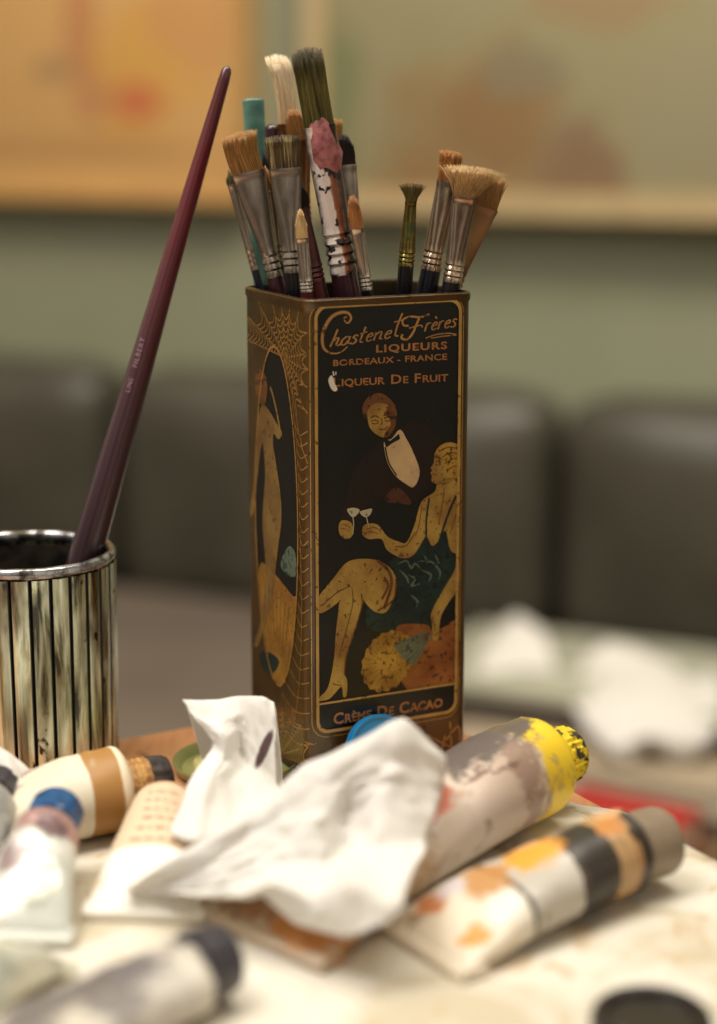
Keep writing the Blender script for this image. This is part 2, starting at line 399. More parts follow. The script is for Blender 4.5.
k_teal = printmat('print_teal', (32,52,44), (18,28,24), .56, c2=(22,34,30)); k_pale = printmat('print_pale_teal', (100,116,96), (44,66,58), .56)
k_yel = printmat('print_ochre', (182,142,58), (104,66,22), .56, c2=(136,92,32)); k_rust = printmat('print_rust', (160,100,48), (76,44,20), .6, c2=(120,64,26))
k_white = simple('bare_scratch', (214,206,188), None, .5); k_shadow = printmat('print_shadow_brown', (112,66,28), (60,36,16), .55)
k_copper = printmat('print_copper', (176,116,60), (92,54,26), .62); k_goldline = printmat('print_web_line', (168,124,60), (96,62,26), .6)
def part(mb, name, mat, parent): return mb.build(name, mat, parent, smooth=False, offset=TL)
def A7(x, y): return (310+x*.2232, 380+y*.2232)
def A8(x, y): return (310+x*.2232, 550+y*.2232)
def uvrect(u0, u1, v0, v1, r, n=6):
    pts = []
    for (cx_, cy_, a0) in ((u1-r, v1-r, 0), (u0+r, v1-r, 90), (u0+r, v0+r, 180), (u1-r, v0+r, 270)):
        for k in range(n+1):
            a = R(a0+90*k/n); pts.append((cx_+r*math.cos(a), cy_+r*math.sin(a)))
    return pts
def loc(p): d = p-TC; return d.dot(f1), p.z
xl, zt = loc(fpt(313.5, 305, 0)); xr, _ = loc(fpt(461.5, 297, 0)); _, zb_ = loc(fpt(316, 734, 0)); xl = max(xl, CRR-.0012); xr = min(xr, W1-CRR+.0008)
zb_ = (zb_+loc(fpt(458, 712, 0))[1])/2
def F2(x, z, L): return tw(x, -LY*L, z)
mb = M(); q = uvrect(xl, xr, zb_, zt, .0055); mb.add([F2(x, z, 1) for x, z in q], [tuple(range(len(q)))])
panel = part(mb, 'front_panel', k_black, tinroot)
mb = M(); ow, iw = .0, .0014
qa = uvrect(xl, xr, zb_, zt, .0055); qb = uvrect(xl+iw, xr-iw, zb_+iw, zt-iw, .0045); n_ = len(qa)
mb.add([F2(x, z, 12) for x, z in qa]+[F2(x, z, 12) for x, z in qb], [(i, (i+1) % n_, (i+1) % n_+n_, i+n_) for i in range(n_)])
qa = uvrect(xl-.0017, xr+.0012, zb_-.0020, zt+.0009, .0070); qb = uvrect(xl-.0014, xr+.0009, zb_-.0017, zt+.0006, .0067)
mb.add([S(x-CRR+CRR*math.pi/4, z, LY*2) for x, z in qa]+[S(x-CRR+CRR*math.pi/4, z, LY*2) for x, z in qb], [(i, (i+1) % n_, (i+1) % n_+n_, i+n_) for i in range(n_)])
part(mb, 'gold_border', k_gold, panel)
# caption plate line
mb = M(); _, zc = loc(fpt(318, 703, 0)); _, zc2 = loc(fpt(455, 686, 0)); zc = (zc+zc2)/2
mb.add([F2(x, z, 12) for x, z in ((xl+.0008, zc), (xr-.0008, zc), (xr-.0008, zc+.0009), (xl+.0008, zc+.0009))], [(0,1,2,3)])
part(mb, 'caption_rule', k_gold, panel)
mb = M(); mb.add([F2(x, z, 11) for x, z in ((xl+.0008, zb_+.003), (xr-.0008, zb_+.003), (xr-.0008, zc), (xl+.0008, zc))], [(0,1,2,3)])
part(mb, 'caption_plate', k_black, panel)
# the man
mb = M(); poly(mb, [A7(*p) for p in ((235,335),(300,285),(335,262),(400,215),(470,185),(545,215),(600,300),(585,400),(545,480),(450,545),(330,530),(255,570),(190,630),(140,640),(150,560),(185,440))], 2)
part(mb, 'printed_suit', k_suit, panel)
mb = M(); poly(mb, [A7(*p) for p in ((240,170),(236,115),(265,72),(310,58),(350,78),(382,118),(386,170),(350,160),(300,140),(262,165))], 3)
part(mb, 'printed_hair', k_hair, panel)
mb = M(); poly(mb, [A7(*p) for p in ((128,650),(145,628),(185,640),(192,690),(165,712),(133,692))], 4); part(mb, 'printed_hand', k_skin, panel)
mb = M(); poly(mb, [A7(*p) for p in ((256,150),(262,200),(285,235),(330,257),(365,235),(385,190),(377,145),(350,112),(300,102),(265,122))], 4)
part(mb, 'printed_skin', k_skin, panel)
mb = M(); poly(mb, [A7(*p) for p in ((352,112),(377,145),(386,190),(365,235),(330,257),(342,225),(360,200),(352,170),(330,150),(345,130))], 5); part(mb, 'printed_cheek_shade', k_shadow, panel)
mb = M()
ribbon(mb, [A7(*p) for p in ((270,170),(290,160),(308,168))], 1.6, 5); ribbon(mb, [A7(*p) for p in ((328,160),(350,148),(368,152))], 1.6, 5)
ribbon(mb, [A7(*p) for p in ((272,186),(290,180),(305,188),(292,196),(276,194))], 1.2, 5); ribbon(mb, [A7(*p) for p in ((330,172),(350,166),(366,172),(350,184),(334,180))], 1.2, 5)
ribbon(mb, [A7(*p) for p in ((318,170),(322,192),(312,200))], .9, 5); ribbon(mb, [A7(*p) for p in ((308,218),(330,222),(348,208))], 1.3, 5)
ribbon(mb, [A7(*p) for p in ((140,645),(165,650),(180,665))], .7, 5); ribbon(mb, [A7(*p) for p in ((138,665),(160,668),(176,680))], .7, 5)
part(mb, 'printed_features', k_shadow, panel)
mb = M(); poly(mb, [A7(*p) for p in ((335,545),(345,510),(385,480),(430,512),(452,556),(390,552))], 5); part(mb, 'printed_hand', printmat('print_dim_hand', (84,50,28), (46,28,18), .6), panel)
mb = M(); poly(mb, [A7(*p) for p in ((332,275),(365,262),(402,222),(432,265),(460,320),(489,400),(482,450),(460,480),(430,466),(385,432),(350,378),(334,320))], 4)
part(mb, 'printed_shirt_front', k_shirt, panel)
mb = M(); poly(mb, [A7(*p) for p in ((328,262),(358,272),(398,240),(402,264),(366,284),(340,302),(334,284))], 5, False)
ribbon(mb, [A7(*p) for p in ((372,300),(376,302))], 1, 5); ribbon(mb, [A7(*p) for p in ((336,300),(352,370),(388,428))], 1.4, 5)
part(mb, 'printed_bow_tie', k_black, panel)
mb = M()
poly(mb, [A7(*p) for p in ((165,578),(195,572),(222,582),(206,606),(190,614),(174,600))], 6); ribbon(mb, [A7(*p) for p in ((190,610),(194,645),(190,690))], .9, 6)
poly(mb, [A7(*p) for p in ((222,590),(250,580),(276,576),(270,600),(252,614),(234,608))], 6); ribbon(mb, [A7(*p) for p in ((250,610),(258,640),(262,660))], .9, 6)
part(mb, 'printed_glasses', printmat('print_glass_white', (196,186,150), (120,110,80), .6), panel)
# the woman
mb = M(); poly(mb, [A8(*p) for p in ((385,350),(420,322),(520,318),(545,362),(600,345),(662,330),(662,598),(560,612),(430,622),(380,420))], 3)
part(mb, 'printed_cushion', k_rust, panel)
mb = M(); poly(mb, [A8(*p) for p in ((440,-40),(480,-80),(520,-60),(560,-120),(600,-130),(640,20),(665,20),(664,70),(610,180),(570,250),(545,335),(500,330),(400,335),(370,375),(300,365),(250,330),(270,240),(380,230),(385,150),(350,60),(400,20))], 4)
part(mb, 'printed_dress', k_teal, panel)
mb = M(); poly(mb, [A8(*p) for p in ((34,215),(100,130),(155,62),(210,40),(300,45),(365,88),(388,150),(375,210),(340,277),(290,276),(250,240),(228,200),(180,170),(130,228),(72,272),(36,278))], 6)
poly(mb, [A8(*p) for p in ((175,160),(232,180),(238,230),(216,310),(192,380),(164,460),(152,540),(166,590),(162,652),(148,655),(140,612),(110,642),(82,668),(38,676),(46,655),(76,622),(94,560),(108,470),(114,380),(124,290),(135,220))], 5)
poly(mb, [A7(*p) for p in ((575,452),(640,440),(668,505),(668,600),(662,760),(640,772),(622,745),(606,672),(575,720),(545,742),(520,700),(495,735),(460,785),(410,797),(345,762),(318,712),(262,712),(232,690),(236,656),(262,642),(305,650),(345,700),(400,725),(432,725),(466,650),(498,545),(556,500))], 6)
poly(mb, [A7(*p) for p in ((560,338),(592,340),(615,420),(640,450),(600,470),(552,460),(542,445),(546,432),(538,415),(546,404),(538,396),(552,372))], 6)
poly(mb, [A8(*p) for p in ((664,45),(642,100),(600,170),(560,240),(540,290),(546,330),(545,385),(556,405),(572,395),(578,340),(588,290),(622,230),(664,165))], 6)
part(mb, 'printed_skin', k_skin, panel)
mb = M(); poly(mb, [A7(*p) for p in ((556,345),(570,305),(610,280),(655,286),(672,320),(672,400),(652,442),(622,432),(604,392),(588,360))], 7)
part(mb, 'printed_hair', k_yel, panel)
mb = M()
for pl, wd in ((((575,320),(620,300),(668,310)),1.2),(((590,345),(630,325),(670,335)),1.2),(((600,375),(640,352),(670,362)),1.2),(((612,405),(645,385),(668,392)),1.2),(((560,368),(575,362),(585,372)),1.1),(((548,420),(565,424)),1.0),(((560,380),(572,378)),1.3)):
    ribbon(mb, [A7(*p) for p in pl], wd, 8)
for pl, wd in ((((300,45),(352,95),(362,160),(330,262)),3.0),(((50,250),(120,190),(180,160)),1.0),(((186,168),(190,240),(160,360),(128,480)),.8),(((385,120),(372,220),(300,272)),1.6),
        (((228,196),(232,240),(212,320),(186,400),(160,480),(152,560)),1.2),(((100,600),(140,606)),.9),(((330,120),(348,160),(320,220)),2.4),(((545,300),(560,360)),.8),(((555,385),(572,370)),.8)):
    ribbon(mb, [A8(*p) for p in pl], wd, 8)
for pl, wd in ((((250,668),(285,660),(310,672)),.8),(((244,684),(280,680),(305,690)),.8),(((470,680),(430,740),(380,745)),1.0),(((500,560),(488,640),(470,700)),.8),(((600,480),(590,560),(575,640)),.7),(((625,690),(640,640),(652,600)),.8)):
    ribbon(mb, [A7(*p) for p in pl], wd, 8)
part(mb, 'printed_contours', k_shadow, panel)
mb = M(); ribbon(mb, [A7(*p) for p in ((532,528),(520,620),(518,720))], 1.8, 8); ribbon(mb, [A7(*p) for p in ((652,520),(625,580),(600,650),(572,740))], 2.2, 8)
part(mb, 'printed_straps', k_teal, panel)
mb = M()
pts = []
for i in range(34):
    a = 2*math.pi*i/34; r = (1+.07*(i % 2))
    pts.append(A8(345+108*r*math.cos(a)-(30*math.sin(a)), 497+132*r*math.sin(a)))
poly(mb, pts, 7, True, n=3)
part(mb, 'printed_feather_fan', k_yel, panel)
mb = M(); poly(mb, [A8(*p) for p in ((368,425),(430,395),(525,362),(540,385),(505,450),(468,512),(430,500),(395,460))], 8, False)
for pl in (((392,62),(430,48),(452,80),(470,60),(500,92)), ((440,110),(470,130),(452,160),(490,150)), ((480,50),(540,52),(580,95),(574,130)), ((500,90),(540,110),(530,140)), ((400,90),(430,120),(440,150)), ((505,20),(530,60)),((450,200),(480,230),(470,260)),((560,20),(575,60))):
    ribbon(mb, [A8(*p) for p in pl], 2.2, 8, taper=True)
part(mb, 'printed_ruffles', k_pale, panel)
mb = M()
for k in range(6): ribbon(mb, [A8(535-2*k, 368+4*k), A8(380+16*k, 425+17*k)], .7, 9, False)
part(mb, 'printed_fan_ribs', k_shadow, panel)
mb = M()
for k in range(26):
    a = 2*math.pi*k/26; r0, r1 = .45, .98
    ribbon(mb, [A8(345+108*r*math.cos(a+.15*r), 497+128*r*math.sin(a+.15*r)) for r in (r0, .7, r1)], .6, 9)
part(mb, 'printed_feathers', printmat('print_feather_line', (146,106,42), (104,70,28), .55), panel)
mb = M(); poly(mb, [A7(*p) for p in ((80,-4),(92,-22),(102,-8),(108,14),(120,40),(108,50),(92,38),(82,14))], 13)
ribbon(mb, [A7(100,-40), A7(104,-20)], 1.2, 13); ribbon(mb, [A7(112,-38), A7(113,-24)], 1.0, 13)
part(mb, 'scratch', k_white, panel)

# ---- lettering (plain caps from the built-in font, script letters drawn as strokes)
def textmesh(mb, s, px0, py0, px1, py1, hpx, layer, fn=fpt, bold=.02, sp=1.0, wcap=1.35, slantx=0.0, smallcaps=False):
    """fit a word between two pixels on its baseline; hpx capital height"""
    xo = 0; polys = []
    cu = bpy.data.curves.new('tmp', 'FONT'); cu.size = 1; cu.offset = bold; cu.space_character = sp; cu.resolution_u = 3
    def one(txt, scale, xo):
        cu.body = txt; ob = bpy.data.objects.new('tmp', cu); COL.objects.link(ob); bpy.context.view_layer.update()
        dg = bpy.context.evaluated_depsgraph_get(); me = bpy.data.meshes.new_from_object(ob.evaluated_get(dg))
        vs = [(v.co.x*scale+xo, v.co.y*scale) for v in me.vertices]; fs = [tuple(p.vertices) for p in me.polygons]
        bpy.data.objects.remove(ob); bpy.data.meshes.remove(me); return vs, fs, (max(v[0] for v in vs) if vs else xo)
    if not smallcaps: polys.append(one(s, 1, 0))
    else:
        for wd in s.split(' '):
            a = one(wd[0], 1.22, xo); polys.append(a); b = one(wd[1:], .95, a[2]+.08); polys.append(b); xo = b[2]+.42
    tw_ = max(p[2] for p in polys); x0 = min(v[0] for p in polys for v in p[0]); capH = .70
    d = Vector((px1-px0, py1-py0)); upv = Vector((0, -1))
    for vs, fs, _ in polys:
        mb.add([fn(px0+d.x*((x-x0)/(tw_-x0))+slantx*y, py0+d.y*((x-x0)/(tw_-x0))-y/capH*hpx, LY*layer) for x, y in vs], fs)
    bpy.data.curves.remove(cu)
GL = {  # x 0.., y up, x-height 1
 'h': (1.0, [[(.35,2.1),(.2,1.0),(.05,0)],[(.1,.5),(.45,1),(.7,.9),(.62,.2),(.85,.05),(1.05,.25)]]),
 'a': (1.0, [[(.8,.85),(.5,1),(.12,.6),(.15,.1),(.5,.05),(.8,.6)],[(.85,1),(.78,.2),(1.0,.12)]]),
 's': (.75, [[(.65,.85),(.45,1.05),(.2,.8),(.55,.45),(.5,.1),(.2,0),(.05,.2)]]),
 't': (.75, [[(.45,1.9),(.3,.8),(.3,.1),(.6,.05)],[(.05,1.1),(.75,1.25)]]),
 'e': (.8, [[(.1,.5),(.6,.65),(.55,1),(.25,.85),(.12,.4),(.3,.02),(.7,.2)]]),
 'n': (1.05, [[(.15,1),(.1,0)],[(.12,.6),(.5,1.02),(.72,.85),(.66,.15),(.95,.1)]]),
 'r': (.8, [[(.2,1),(.12,0)],[(.15,.6),(.4,1),(.7,.95)]]),
 'è': (.8, [[(.1,.5),(.6,.65),(.55,1),(.25,.85),(.12,.4),(.3,.02),(.7,.2)],[(.25,1.75),(.5,1.4)]]),
}
def script(mb, word, x0, y0, xend, slope, xh, layer, wid=1.35, sl=.22):
    tot = sum(GL[c][0] for c in word)*xh; k = (xend-x0)/tot; x = x0
    for c in word:
        for stk in GL[c][1]:
            pts = [(x+(p[0]*xh+sl*p[1]*xh)*k, y0+slope*(x-x0+p[0]*xh*k)-p[1]*xh) for p in stk]
            ribbon(mb, pts, lambda d, t: wid*(.55+.75*abs(d.y)), layer, n=6)
        x += GL[c][0]*xh*k
mb = M()
def A6(x, y): return (300+x*.251, 290+y*.251)
thick = lambda d, t: 1.1+2.2*math.sin(math.pi*min(1, t*1.05))**1.5
ribbon(mb, [A6(*p) for p in ((178,124),(190,132),(203,112),(190,91),(160,90),(125,108),(98,150),(88,195),(96,234),(125,252),(160,248),(188,226))], thick, 3, n=8)
ribbon(mb, [A6(*p) for p in ((178,124),(174,112),(186,106))], 1.2, 3)
script(mb, 'hastene', 329.5, 347, 391, -.145, 8.2, 3)
ribbon(mb, [A6(*p) for p in ((408,92),(392,130),(378,178),(392,182))], 1.6, 3); ribbon(mb, [A6(*p) for p in ((374,128),(410,118))], 1.1, 3)
ribbon(mb, [A6(*p) for p in ((432,142),(412,140),(410,118),(440,106),(480,108),(515,96))], 2.0, 3)
ribbon(mb, [A6(*p) for p in ((476,108),(462,140),(446,176),(425,196),(404,192),(408,176))], 2.2, 3)
ribbon(mb, [A6(*p) for p in ((434,152),(480,140),(486,150))], 1.3, 3)
script(mb, 'rères', 423.5, 331.5, 456, -.15, 8.0, 3)
ribbon(mb, [A6(*p) for p in ((500,192),(540,178),(590,172),(622,178),(570,184),(520,192))], 1.2, 3)
part(mb, 'script_lettering', printmat('print_script', (186,134,72), (92,58,28), .6), panel)
mb = M()
textmesh(mb, 'LIQUEURS', 376, 352.3, 447, 348.6, 7.2, 3, sp=1.15, bold=.03)
textmesh(mb, 'BORDEAUX - FRANCE', 333, 366, 447, 359.5, 6.0, 3, sp=1.05, bold=.02)
textmesh(mb, 'LIQUEUR DE FRUIT', 333, 386.5, 448, 381, 7.4, 3, smallcaps=True, bold=.02)
part(mb, 'lettering', k_copper, panel)
mb = M(); textmesh(mb, 'CRÈME DE CACAO', 333, 724, 442, 706, 8.8, 13, smallcaps=True, bold=.03); part(mb, 'caption_lettering', k_copper, panel)
# right foot ornament
mb = M()
for pl in (((462,752),(440,742),(428,735)), ((440,758),(445,735)), ((452,756),(450,722)), ((446,740),(458,726),(460,740))):
    ribbon(mb, pl, 1.6, 2)
part(mb, 'foot_ornament', k_goldline, panel)

# ---- left side: oval picture and spider web, drawn on the tin's surface
def SU(u, z, off): return S(u, z, off)
def surf_poly(mb, pts, layer, n=4):
    q = cr(pts, n, True); cx_ = sum(p.x for p in q)/len(q); cz_ = sum(p.y for p in q)/len(q); K = 5
    vs = []; fs = []; N = len(q)
    for k in range(K+1):
        for p in q: vs.append(SU(cx_+(p.x-cx_)*k/K, cz_+(p.y-cz_)*k/K, LY*layer))
    for k in range(K):
        for i in range(N): j = (i+1) % N; fs.append((k*N+i, k*N+j, (k+1)*N+j, (k+1)*N+i))
    mb.add(vs, fs)
def surf_tri(mb, pts, layer, n=4):
    from mathutils.geometry import tessellate_polygon
    q = cr(pts, n, True); tri = tessellate_polygon([[Vector((p.x, p.y, 0)) for p in q]])
    mb.add([SU(p.x, p.y, LY*layer) for p in q], [tuple(f) for f in tri])
def sline(mb, pts, width, layer, n=5, smooth=True): ribbon(mb, pts, width, layer, smooth, n, fn=lambda x, y, o_: SU(x, y, o_))
def suv(px, py):
    p = hit(px, py, TC, -f1); y = (p-TC).dot(f2); return (-(y-CRR+CRR*math.pi/4), p.z)
def A9(x, y): return suv(240+.381*x, 330+.381*y)
_t, _r, _b = A9(62, 35), A9(153, 480), A9(78, 915)
ocz = (_t[1]+_b[1])/2; orz = (_t[1]-_b[1])/2; orx = .0225; ocx = _r[0]-orx
ocx = max(ocx, -(W2_-.0225-.0012))
ell = lambda k, s_=1.0: (ocx+orx*s_*math.cos(k), ocz+(orz-(1-s_)*orx)*math.sin(k))
mb = M(); surf_poly(mb, [ell(2*math.pi*i/40) for i in range(40)], 2, 2); oval = part(mb, 'side_panel', k_black, tinroot)
mb = M(); sline(mb, [ell(2*math.pi*i/60) for i in range(61)], .0011, 6, 2); part(mb, 'gold_border', k_goldline, oval)
def ex(z): return orx*math.sqrt(max(0, 1-((z-ocz)/orz)**2))
zd = A9(80, 640)[1]; zb0 = ocz-orz*.985; zz = [zb0+(zd-.003-zb0)*i/12 for i in range(13)]
pts = [(ocx+ex(z)-.0006, z) for z in zz]+[(ocx+ex(zd)*.8, zd-.004), (ocx+.006, zd-.001), (ocx-.006, zd+.002), (ocx-ex(zd)*.8, zd+.003)]+[(ocx-ex(z)+.0006, z) for z in reversed(zz)]
surf_poly(mb := M(), pts, 3, 2); part(mb, 'printed_drape', printmat('print_orange', (166,122,46), (104,70,28), .60, sc=520, c2=(130,88,34)), oval)
kf = printmat('print_dull_skin', (140,110,58), (84,58,28), .62, c2=(110,80,40))
mb = M(); surf_tri(mb, [A9(*p) for p in ((62,195),(78,212),(97,245),(112,270),(102,287),(90,272),(88,300),(94,340),(102,390),(109,450),(109,510),(101,570),(93,640),(86,700),(71,760),(56,810),(46,832),(39,822),(54,770),(64,700),(69,640),(64,560),(60,500),(64,430),(67,370),(61,300),(53,330),(46,400),(39,470),(31,492),(27,470),(37,400),(41,320),(47,250),(52,214))], 4); part(mb, 'printed_figure', kf, oval)
mb = M(); surf_tri(mb, [A9(*p) for p in ((44,112),(56,104),(70,125),(73,160),(66,196),(52,190),(41,150))], 4); part(mb, 'printed_head', k_hair, oval)
mb = M(); sline(mb, [A9(*p) for p in ((108,272),(98,215),(86,165),(80,150))], .0016, 5); part(mb, 'printed_arm', kf, oval)
mb = M(); surf_tri(mb, [A9(*p) for p in ((108,612),(128,568),(146,585),(147,645),(122,640))], 4); part(mb, 'printed_foliage', k_pale, oval)
mb = M(); surf_tri(mb, [A9(*p) for p in ((52,850),(78,846),(104,868),(88,900),(62,890))], 4); part(mb, 'printed_foot_shadow', k_teal, oval)
mb = M()
for a_ in range(7): sline(mb, [(ocx-.014+.0045*a_, zd-.003-.001*a_), (ocx-.012+.0038*a_, zd-.018), (ocx-.007+.0022*a_, zd-.034)], .0004, 5)
part(mb, 'printed_folds', k_shadow, oval)
mb = M()
def web(hu, hz, spokes, rings_, lim):
    for a_, L_ in spokes: sline(mb, [(hu, hz), (hu+math.cos(a_)*L_*.5, hz+math.sin(a_)*L_*.5), (hu+math.cos(a_)*L_, hz+math.sin(a_)*L_)], .00042, 3, 3)
    for i in range(len(spokes)-1):
        a0, L0 = spokes[i]; a1, L1 = spokes[i+1]
        for r in rings_:
            if r < min(L0, L1)*1.02:
                am = (a0+a1)/2; sag = .86
                p0 = (hu+math.cos(a0)*r, hz+math.sin(a0)*r); p1 = (hu+math.cos(a1)*r, hz+math.sin(a1)*r)
                pm = (hu+math.cos(am)*r*sag*math.cos((a1-a0)/2), hz+math.sin(am)*r*sag*math.cos((a1-a0)/2))
                sline(mb, [p0, pm, p1], .00050, 3, 4)
uR = xl-CRR+CRR*math.pi/4-.0026                                      # u of the front frame
hu, hz = -.018, .1775
def spoke(deg):
    a = R(deg); c, s_ = math.cos(a), math.sin(a); L_ = 1.
    if c > 1e-3: L_ = min(L_, (uR-hu)/c)
    if c < -1e-3: L_ = min(L_, (-.064-hu)/c)
    if s_ > 1e-3: L_ = min(L_, (H-.005-hz)/s_)
    if s_ < -1e-3:
        for k_ in range(60):
            l_ = k_*.002
            uu, vv = hu+c*l_, hz+s_*l_
            if ((uu-ocx)/(orx+.0008))**2+((vv-ocz)/(orz+.0008))**2 < 1 or vv < .03: L_ = min(L_, l_); break
    return (a, L_)
web(hu, hz, [spoke(d) for d in (-150,-130,-110,-92,-80,-66,-48,-28,-8,12,34,56,78,100,122,144,162,176,190,204,212)], [.0022*i*(1+.03*i) for i in range(1, 16)], None)
for k_ in range(26):                                                  # the ladder of arcs down the corner
    z = .150-.0052*k_*(.88+.01*k_)
    if z < .012: break
    ul = ocx+ex(z)+.0012 if abs((z-ocz)/orz) < .98 else ocx+.004
    if ul < uR-.002: sline(mb, [(uR, z), ((uR+ul)/2, z-.0022), (ul, z+.0016)], .00045, 3, 4)
for u_ in (-.009,): sline(mb, [(-.012,.160), (-.0075,.14), (-.0045,.10), (-.0045,.06), (-.010,.03), (-.018,.012)], .0004, 3)
def spoke2(deg, L_): return (R(deg), L_)
web(-.028, .004, [spoke2(d, l_) for d, l_ in ((8,.030),(24,.034),(42,.034),(60,.030),(80,.021),(100,.021),(122,.026),(145,.034),(168,.036))], [.003*i for i in range(1, 12)], None)
part(mb, 'spider_web', k_goldline, tinroot)

# ================================================================== BRUSHES
def metal(name, c, c2, rough=.28, paint=None, thr=.6, met=.9):
    t = NT(name); a = t.noise(160, 4, stretch=(1,1,.35)); b = t.noise(90, 4, off=(.5,.2,.1))
    col = t.ramp(a.outputs[0], [(.35, c), (.7, c2)]); mt = met; rough = rough*.8
    if paint:
        fc = t.mapr(b.outputs[0], thr, thr+.04); col = t.mix(fc, col, paint); mt = t.mapr(b.outputs[0], thr, thr+.04, met, 0)
    t.bump(a.outputs[0], .12, .0005)
    return t.fin(col, rough, mt)
def hair(name, root, mid, tip, L, streak=(60,44,26), amt=.58):
    t = NT(name); f = t.mapr(t.axis(2), 0, L); col = t.ramp(f, [(0, root), (.5, mid), (1, tip)])
    a = t.noise(900, 2, stretch=(1,1,.05)); col = t.mix(t.mapr(a.outputs[0], amt, amt+.14, 0, .75), col, streak)
    return t.fin(col, .55, spec=.3)
def bristles(w, d, L, spread=1.15, shape='flat', n=300, bend=0.0, messy=.06, seed=1, splay=0.0, th=.00022):
    rnd = random.Random(seed); mb = M()
    env = {'flat': lambda a: 1-.05*a*a, 'filbert': lambda a: 1-.42*a*a*a*a-.12*a*a, 'round': lambda a: 1-.55*a, 'fan': lambda a: 1-.10*a*a}[shape]
    close = {'flat': 1., 'filbert': 1., 'round': .15, 'fan': 1.}[shape]
    def pos(a, b, t):     # a,b in disc, t 0..1
        s_ = 1+(spread-1)*t+splay*t*t
        if shape == 'round': s_ = (1+.25*math.sin(math.pi*min(1, t*1.2)))*(1-t**2*(1-close))*spread
        if shape == 'filbert': s_ *= 1-.35*t**3
        return Vector((a*w*s_+bend*t*t, b*d*(s_ if shape == 'round' else 1+.25*math.sin(math.pi*t)-.35*t), L*t))
    core = []
    for t_ in (0, .15, .35, .55, .75, .88):
        rg = []
        for i in range(24):
            a = 2*math.pi*i/24; ca, sa = math.cos(a), math.sin(a); q = pos(.93*ca, .85*sa, t_*env(abs(ca))); rg.append(tuple(q))
        core.append(rg)
    mb.loft(core, True, True)
    for k in range(n):
        r_ = math.sqrt(rnd.random()); th_ = rnd.random()*2*math.pi
        if rnd.random() < .55: r_ = .9+.12*rnd.random()
        a, b = r_*math.cos(th_), r_*math.sin(th_)
        ll = env(min(1, abs(a)))*(1+rnd.uniform(-.10, .035)); jx, jy = rnd.gauss(0, messy*w*1.5), rnd.gauss(0, messy*w)
        rr = th*rnd.uniform(.7, 1.3); rings2 = []
        for t_ in (0, .3, .6, .85, 1):
            q = pos(a, b, t_*ll)+Vector((jx*t_*t_, jy*t_*t_, 0)); ra = rr*(1-.75*t_)
            rings2.append([(q.x+ra*math.cos(v), q.y+ra*math.sin(v), q.z) for v in (0, 2.1, 4.2)])
        mb.loft(rings2, False, True)
    return mb
BR_GROUP = 'paint brushes standing in the liqueur tin'
PX = .7625/F                                  # metres per photo pixel around the tin
def brush(label, tip, ft, fb, Y, Yb=None, wt=24, wb=20, wtip=None, shape='flat', spread=1.1, hm=None, fm=None, bm_=None, hl=None, flat=.32, bend=0, messy=.06,
          n=300, splay=0, crimps=3, Lb=None, endw=.5, seed=1, extra=None, name='paint_brush', category='brush', root=None):
    """tip / ferrule top / ferrule bottom as photo pixels, on the plane y=Y (bottom of the handle at Yb)"""
    A = V(*ft, Y); B = V(*fb, Y+(0 if Yb is None else (Yb-Y)*.12)); Tp = V(*tip, Y)
    ax = (A-B).normalized(); Lf = (A-B).length; Lt = (Tp-A).length
    # run the handle down until just above the tin's floor
    hl_ = hl if hl else min(.19, (B.z-.006)/max(.2, ax.z))
    base = B-ax*hl_
    vd = (base-CAM).normalized(); xd = ax.cross(vd).normalized(); xd = xd if xd.x > 0 else -xd; yd = ax.cross(xd)
    rot = Matrix((xd, yd, ax)).transposed()
    rt = empty(name, base, label, category, BR_GROUP if name == 'paint_brush' and root is None else None, rot=rot)
    s_ = PX*Y/.75
    wT, wB = wt*s_/2, wb*s_/2
    # handle
    mb = M(); hp = [(0, .22), (.02, .42), (.10, .55), (.35, .72), (.7, 1.02), (.88, 1.08), (.96, 1.0), (1.0, .95)]
    rr = [ring(hl_*q, max(.0006, wB*r_*(endw+(1-endw)*q)), max(.0006, wB*r_*(endw+(1-endw)*q)), 16) for q, r_ in hp]
    mb.loft(rr); h = mb.build('handle', hm, rt)
    # ferrule
    mb = M(); prof = []; dT = max(wT*flat, wB*.25)
    zc_ = Lf*.30
    def sec(q):          # q 0 bottom .. 1 top
        e = min(1, max(0, (q-.22)/.78)); e = e*e*(3-2*e)*.4+e*.6
        return wB+(wT-wB)*e, wB+(dT-wB)*e
    seq = [0]+[.04+.022*i for i in range(crimps*3)]
    while seq[-1] < .34: seq.append(seq[-1]+.04)
    seq += [.4, .5, .6, .7, .8, .9, .955, .96, 1.0]
    rr = []
    for i, q in enumerate(seq):
        a, b = sec(q); g = 1.0
        if 0 < i <= crimps*3: g = (1.07, 1.0, .90)[i % 3]
        if q >= .96: g = 1.03
        rr.append(ring(hl_+Lf*q, a*g, b*g, 24, p=2.0+1.2*max(0, q-.4)))
    mb.loft(rr); mb.build('ferrule', fm, rt)
    # bristles, bent towards the real tip
    mbb = bristles(wT*.92, dT*.85, Lt, spread, shape, n, 0, messy, seed, splay)
    dl = rot.transposed() @ (Tp-A); bo = mbb.build('bristles', bm_, rt, angle=180); bo.location = (0, 0, hl_+Lf*.985)
    if bend or True:
        me = bo.data; z1 = Lt
        for v in me.vertices:
            t_ = v.co.z/z1; v.co.x += dl.x*t_**1.4+bend*math.sin(math.pi*min(1,t_))*wT; v.co.y += dl.y*t_**1.4
    return rt, rot, base, hl_, Lf, ax, s_
silver = metal('worn_silver_ferrule', (206,196,180), (150,140,126)); silver2 = metal('dull_pewter_ferrule', (172,164,152), (124,116,106), .34)
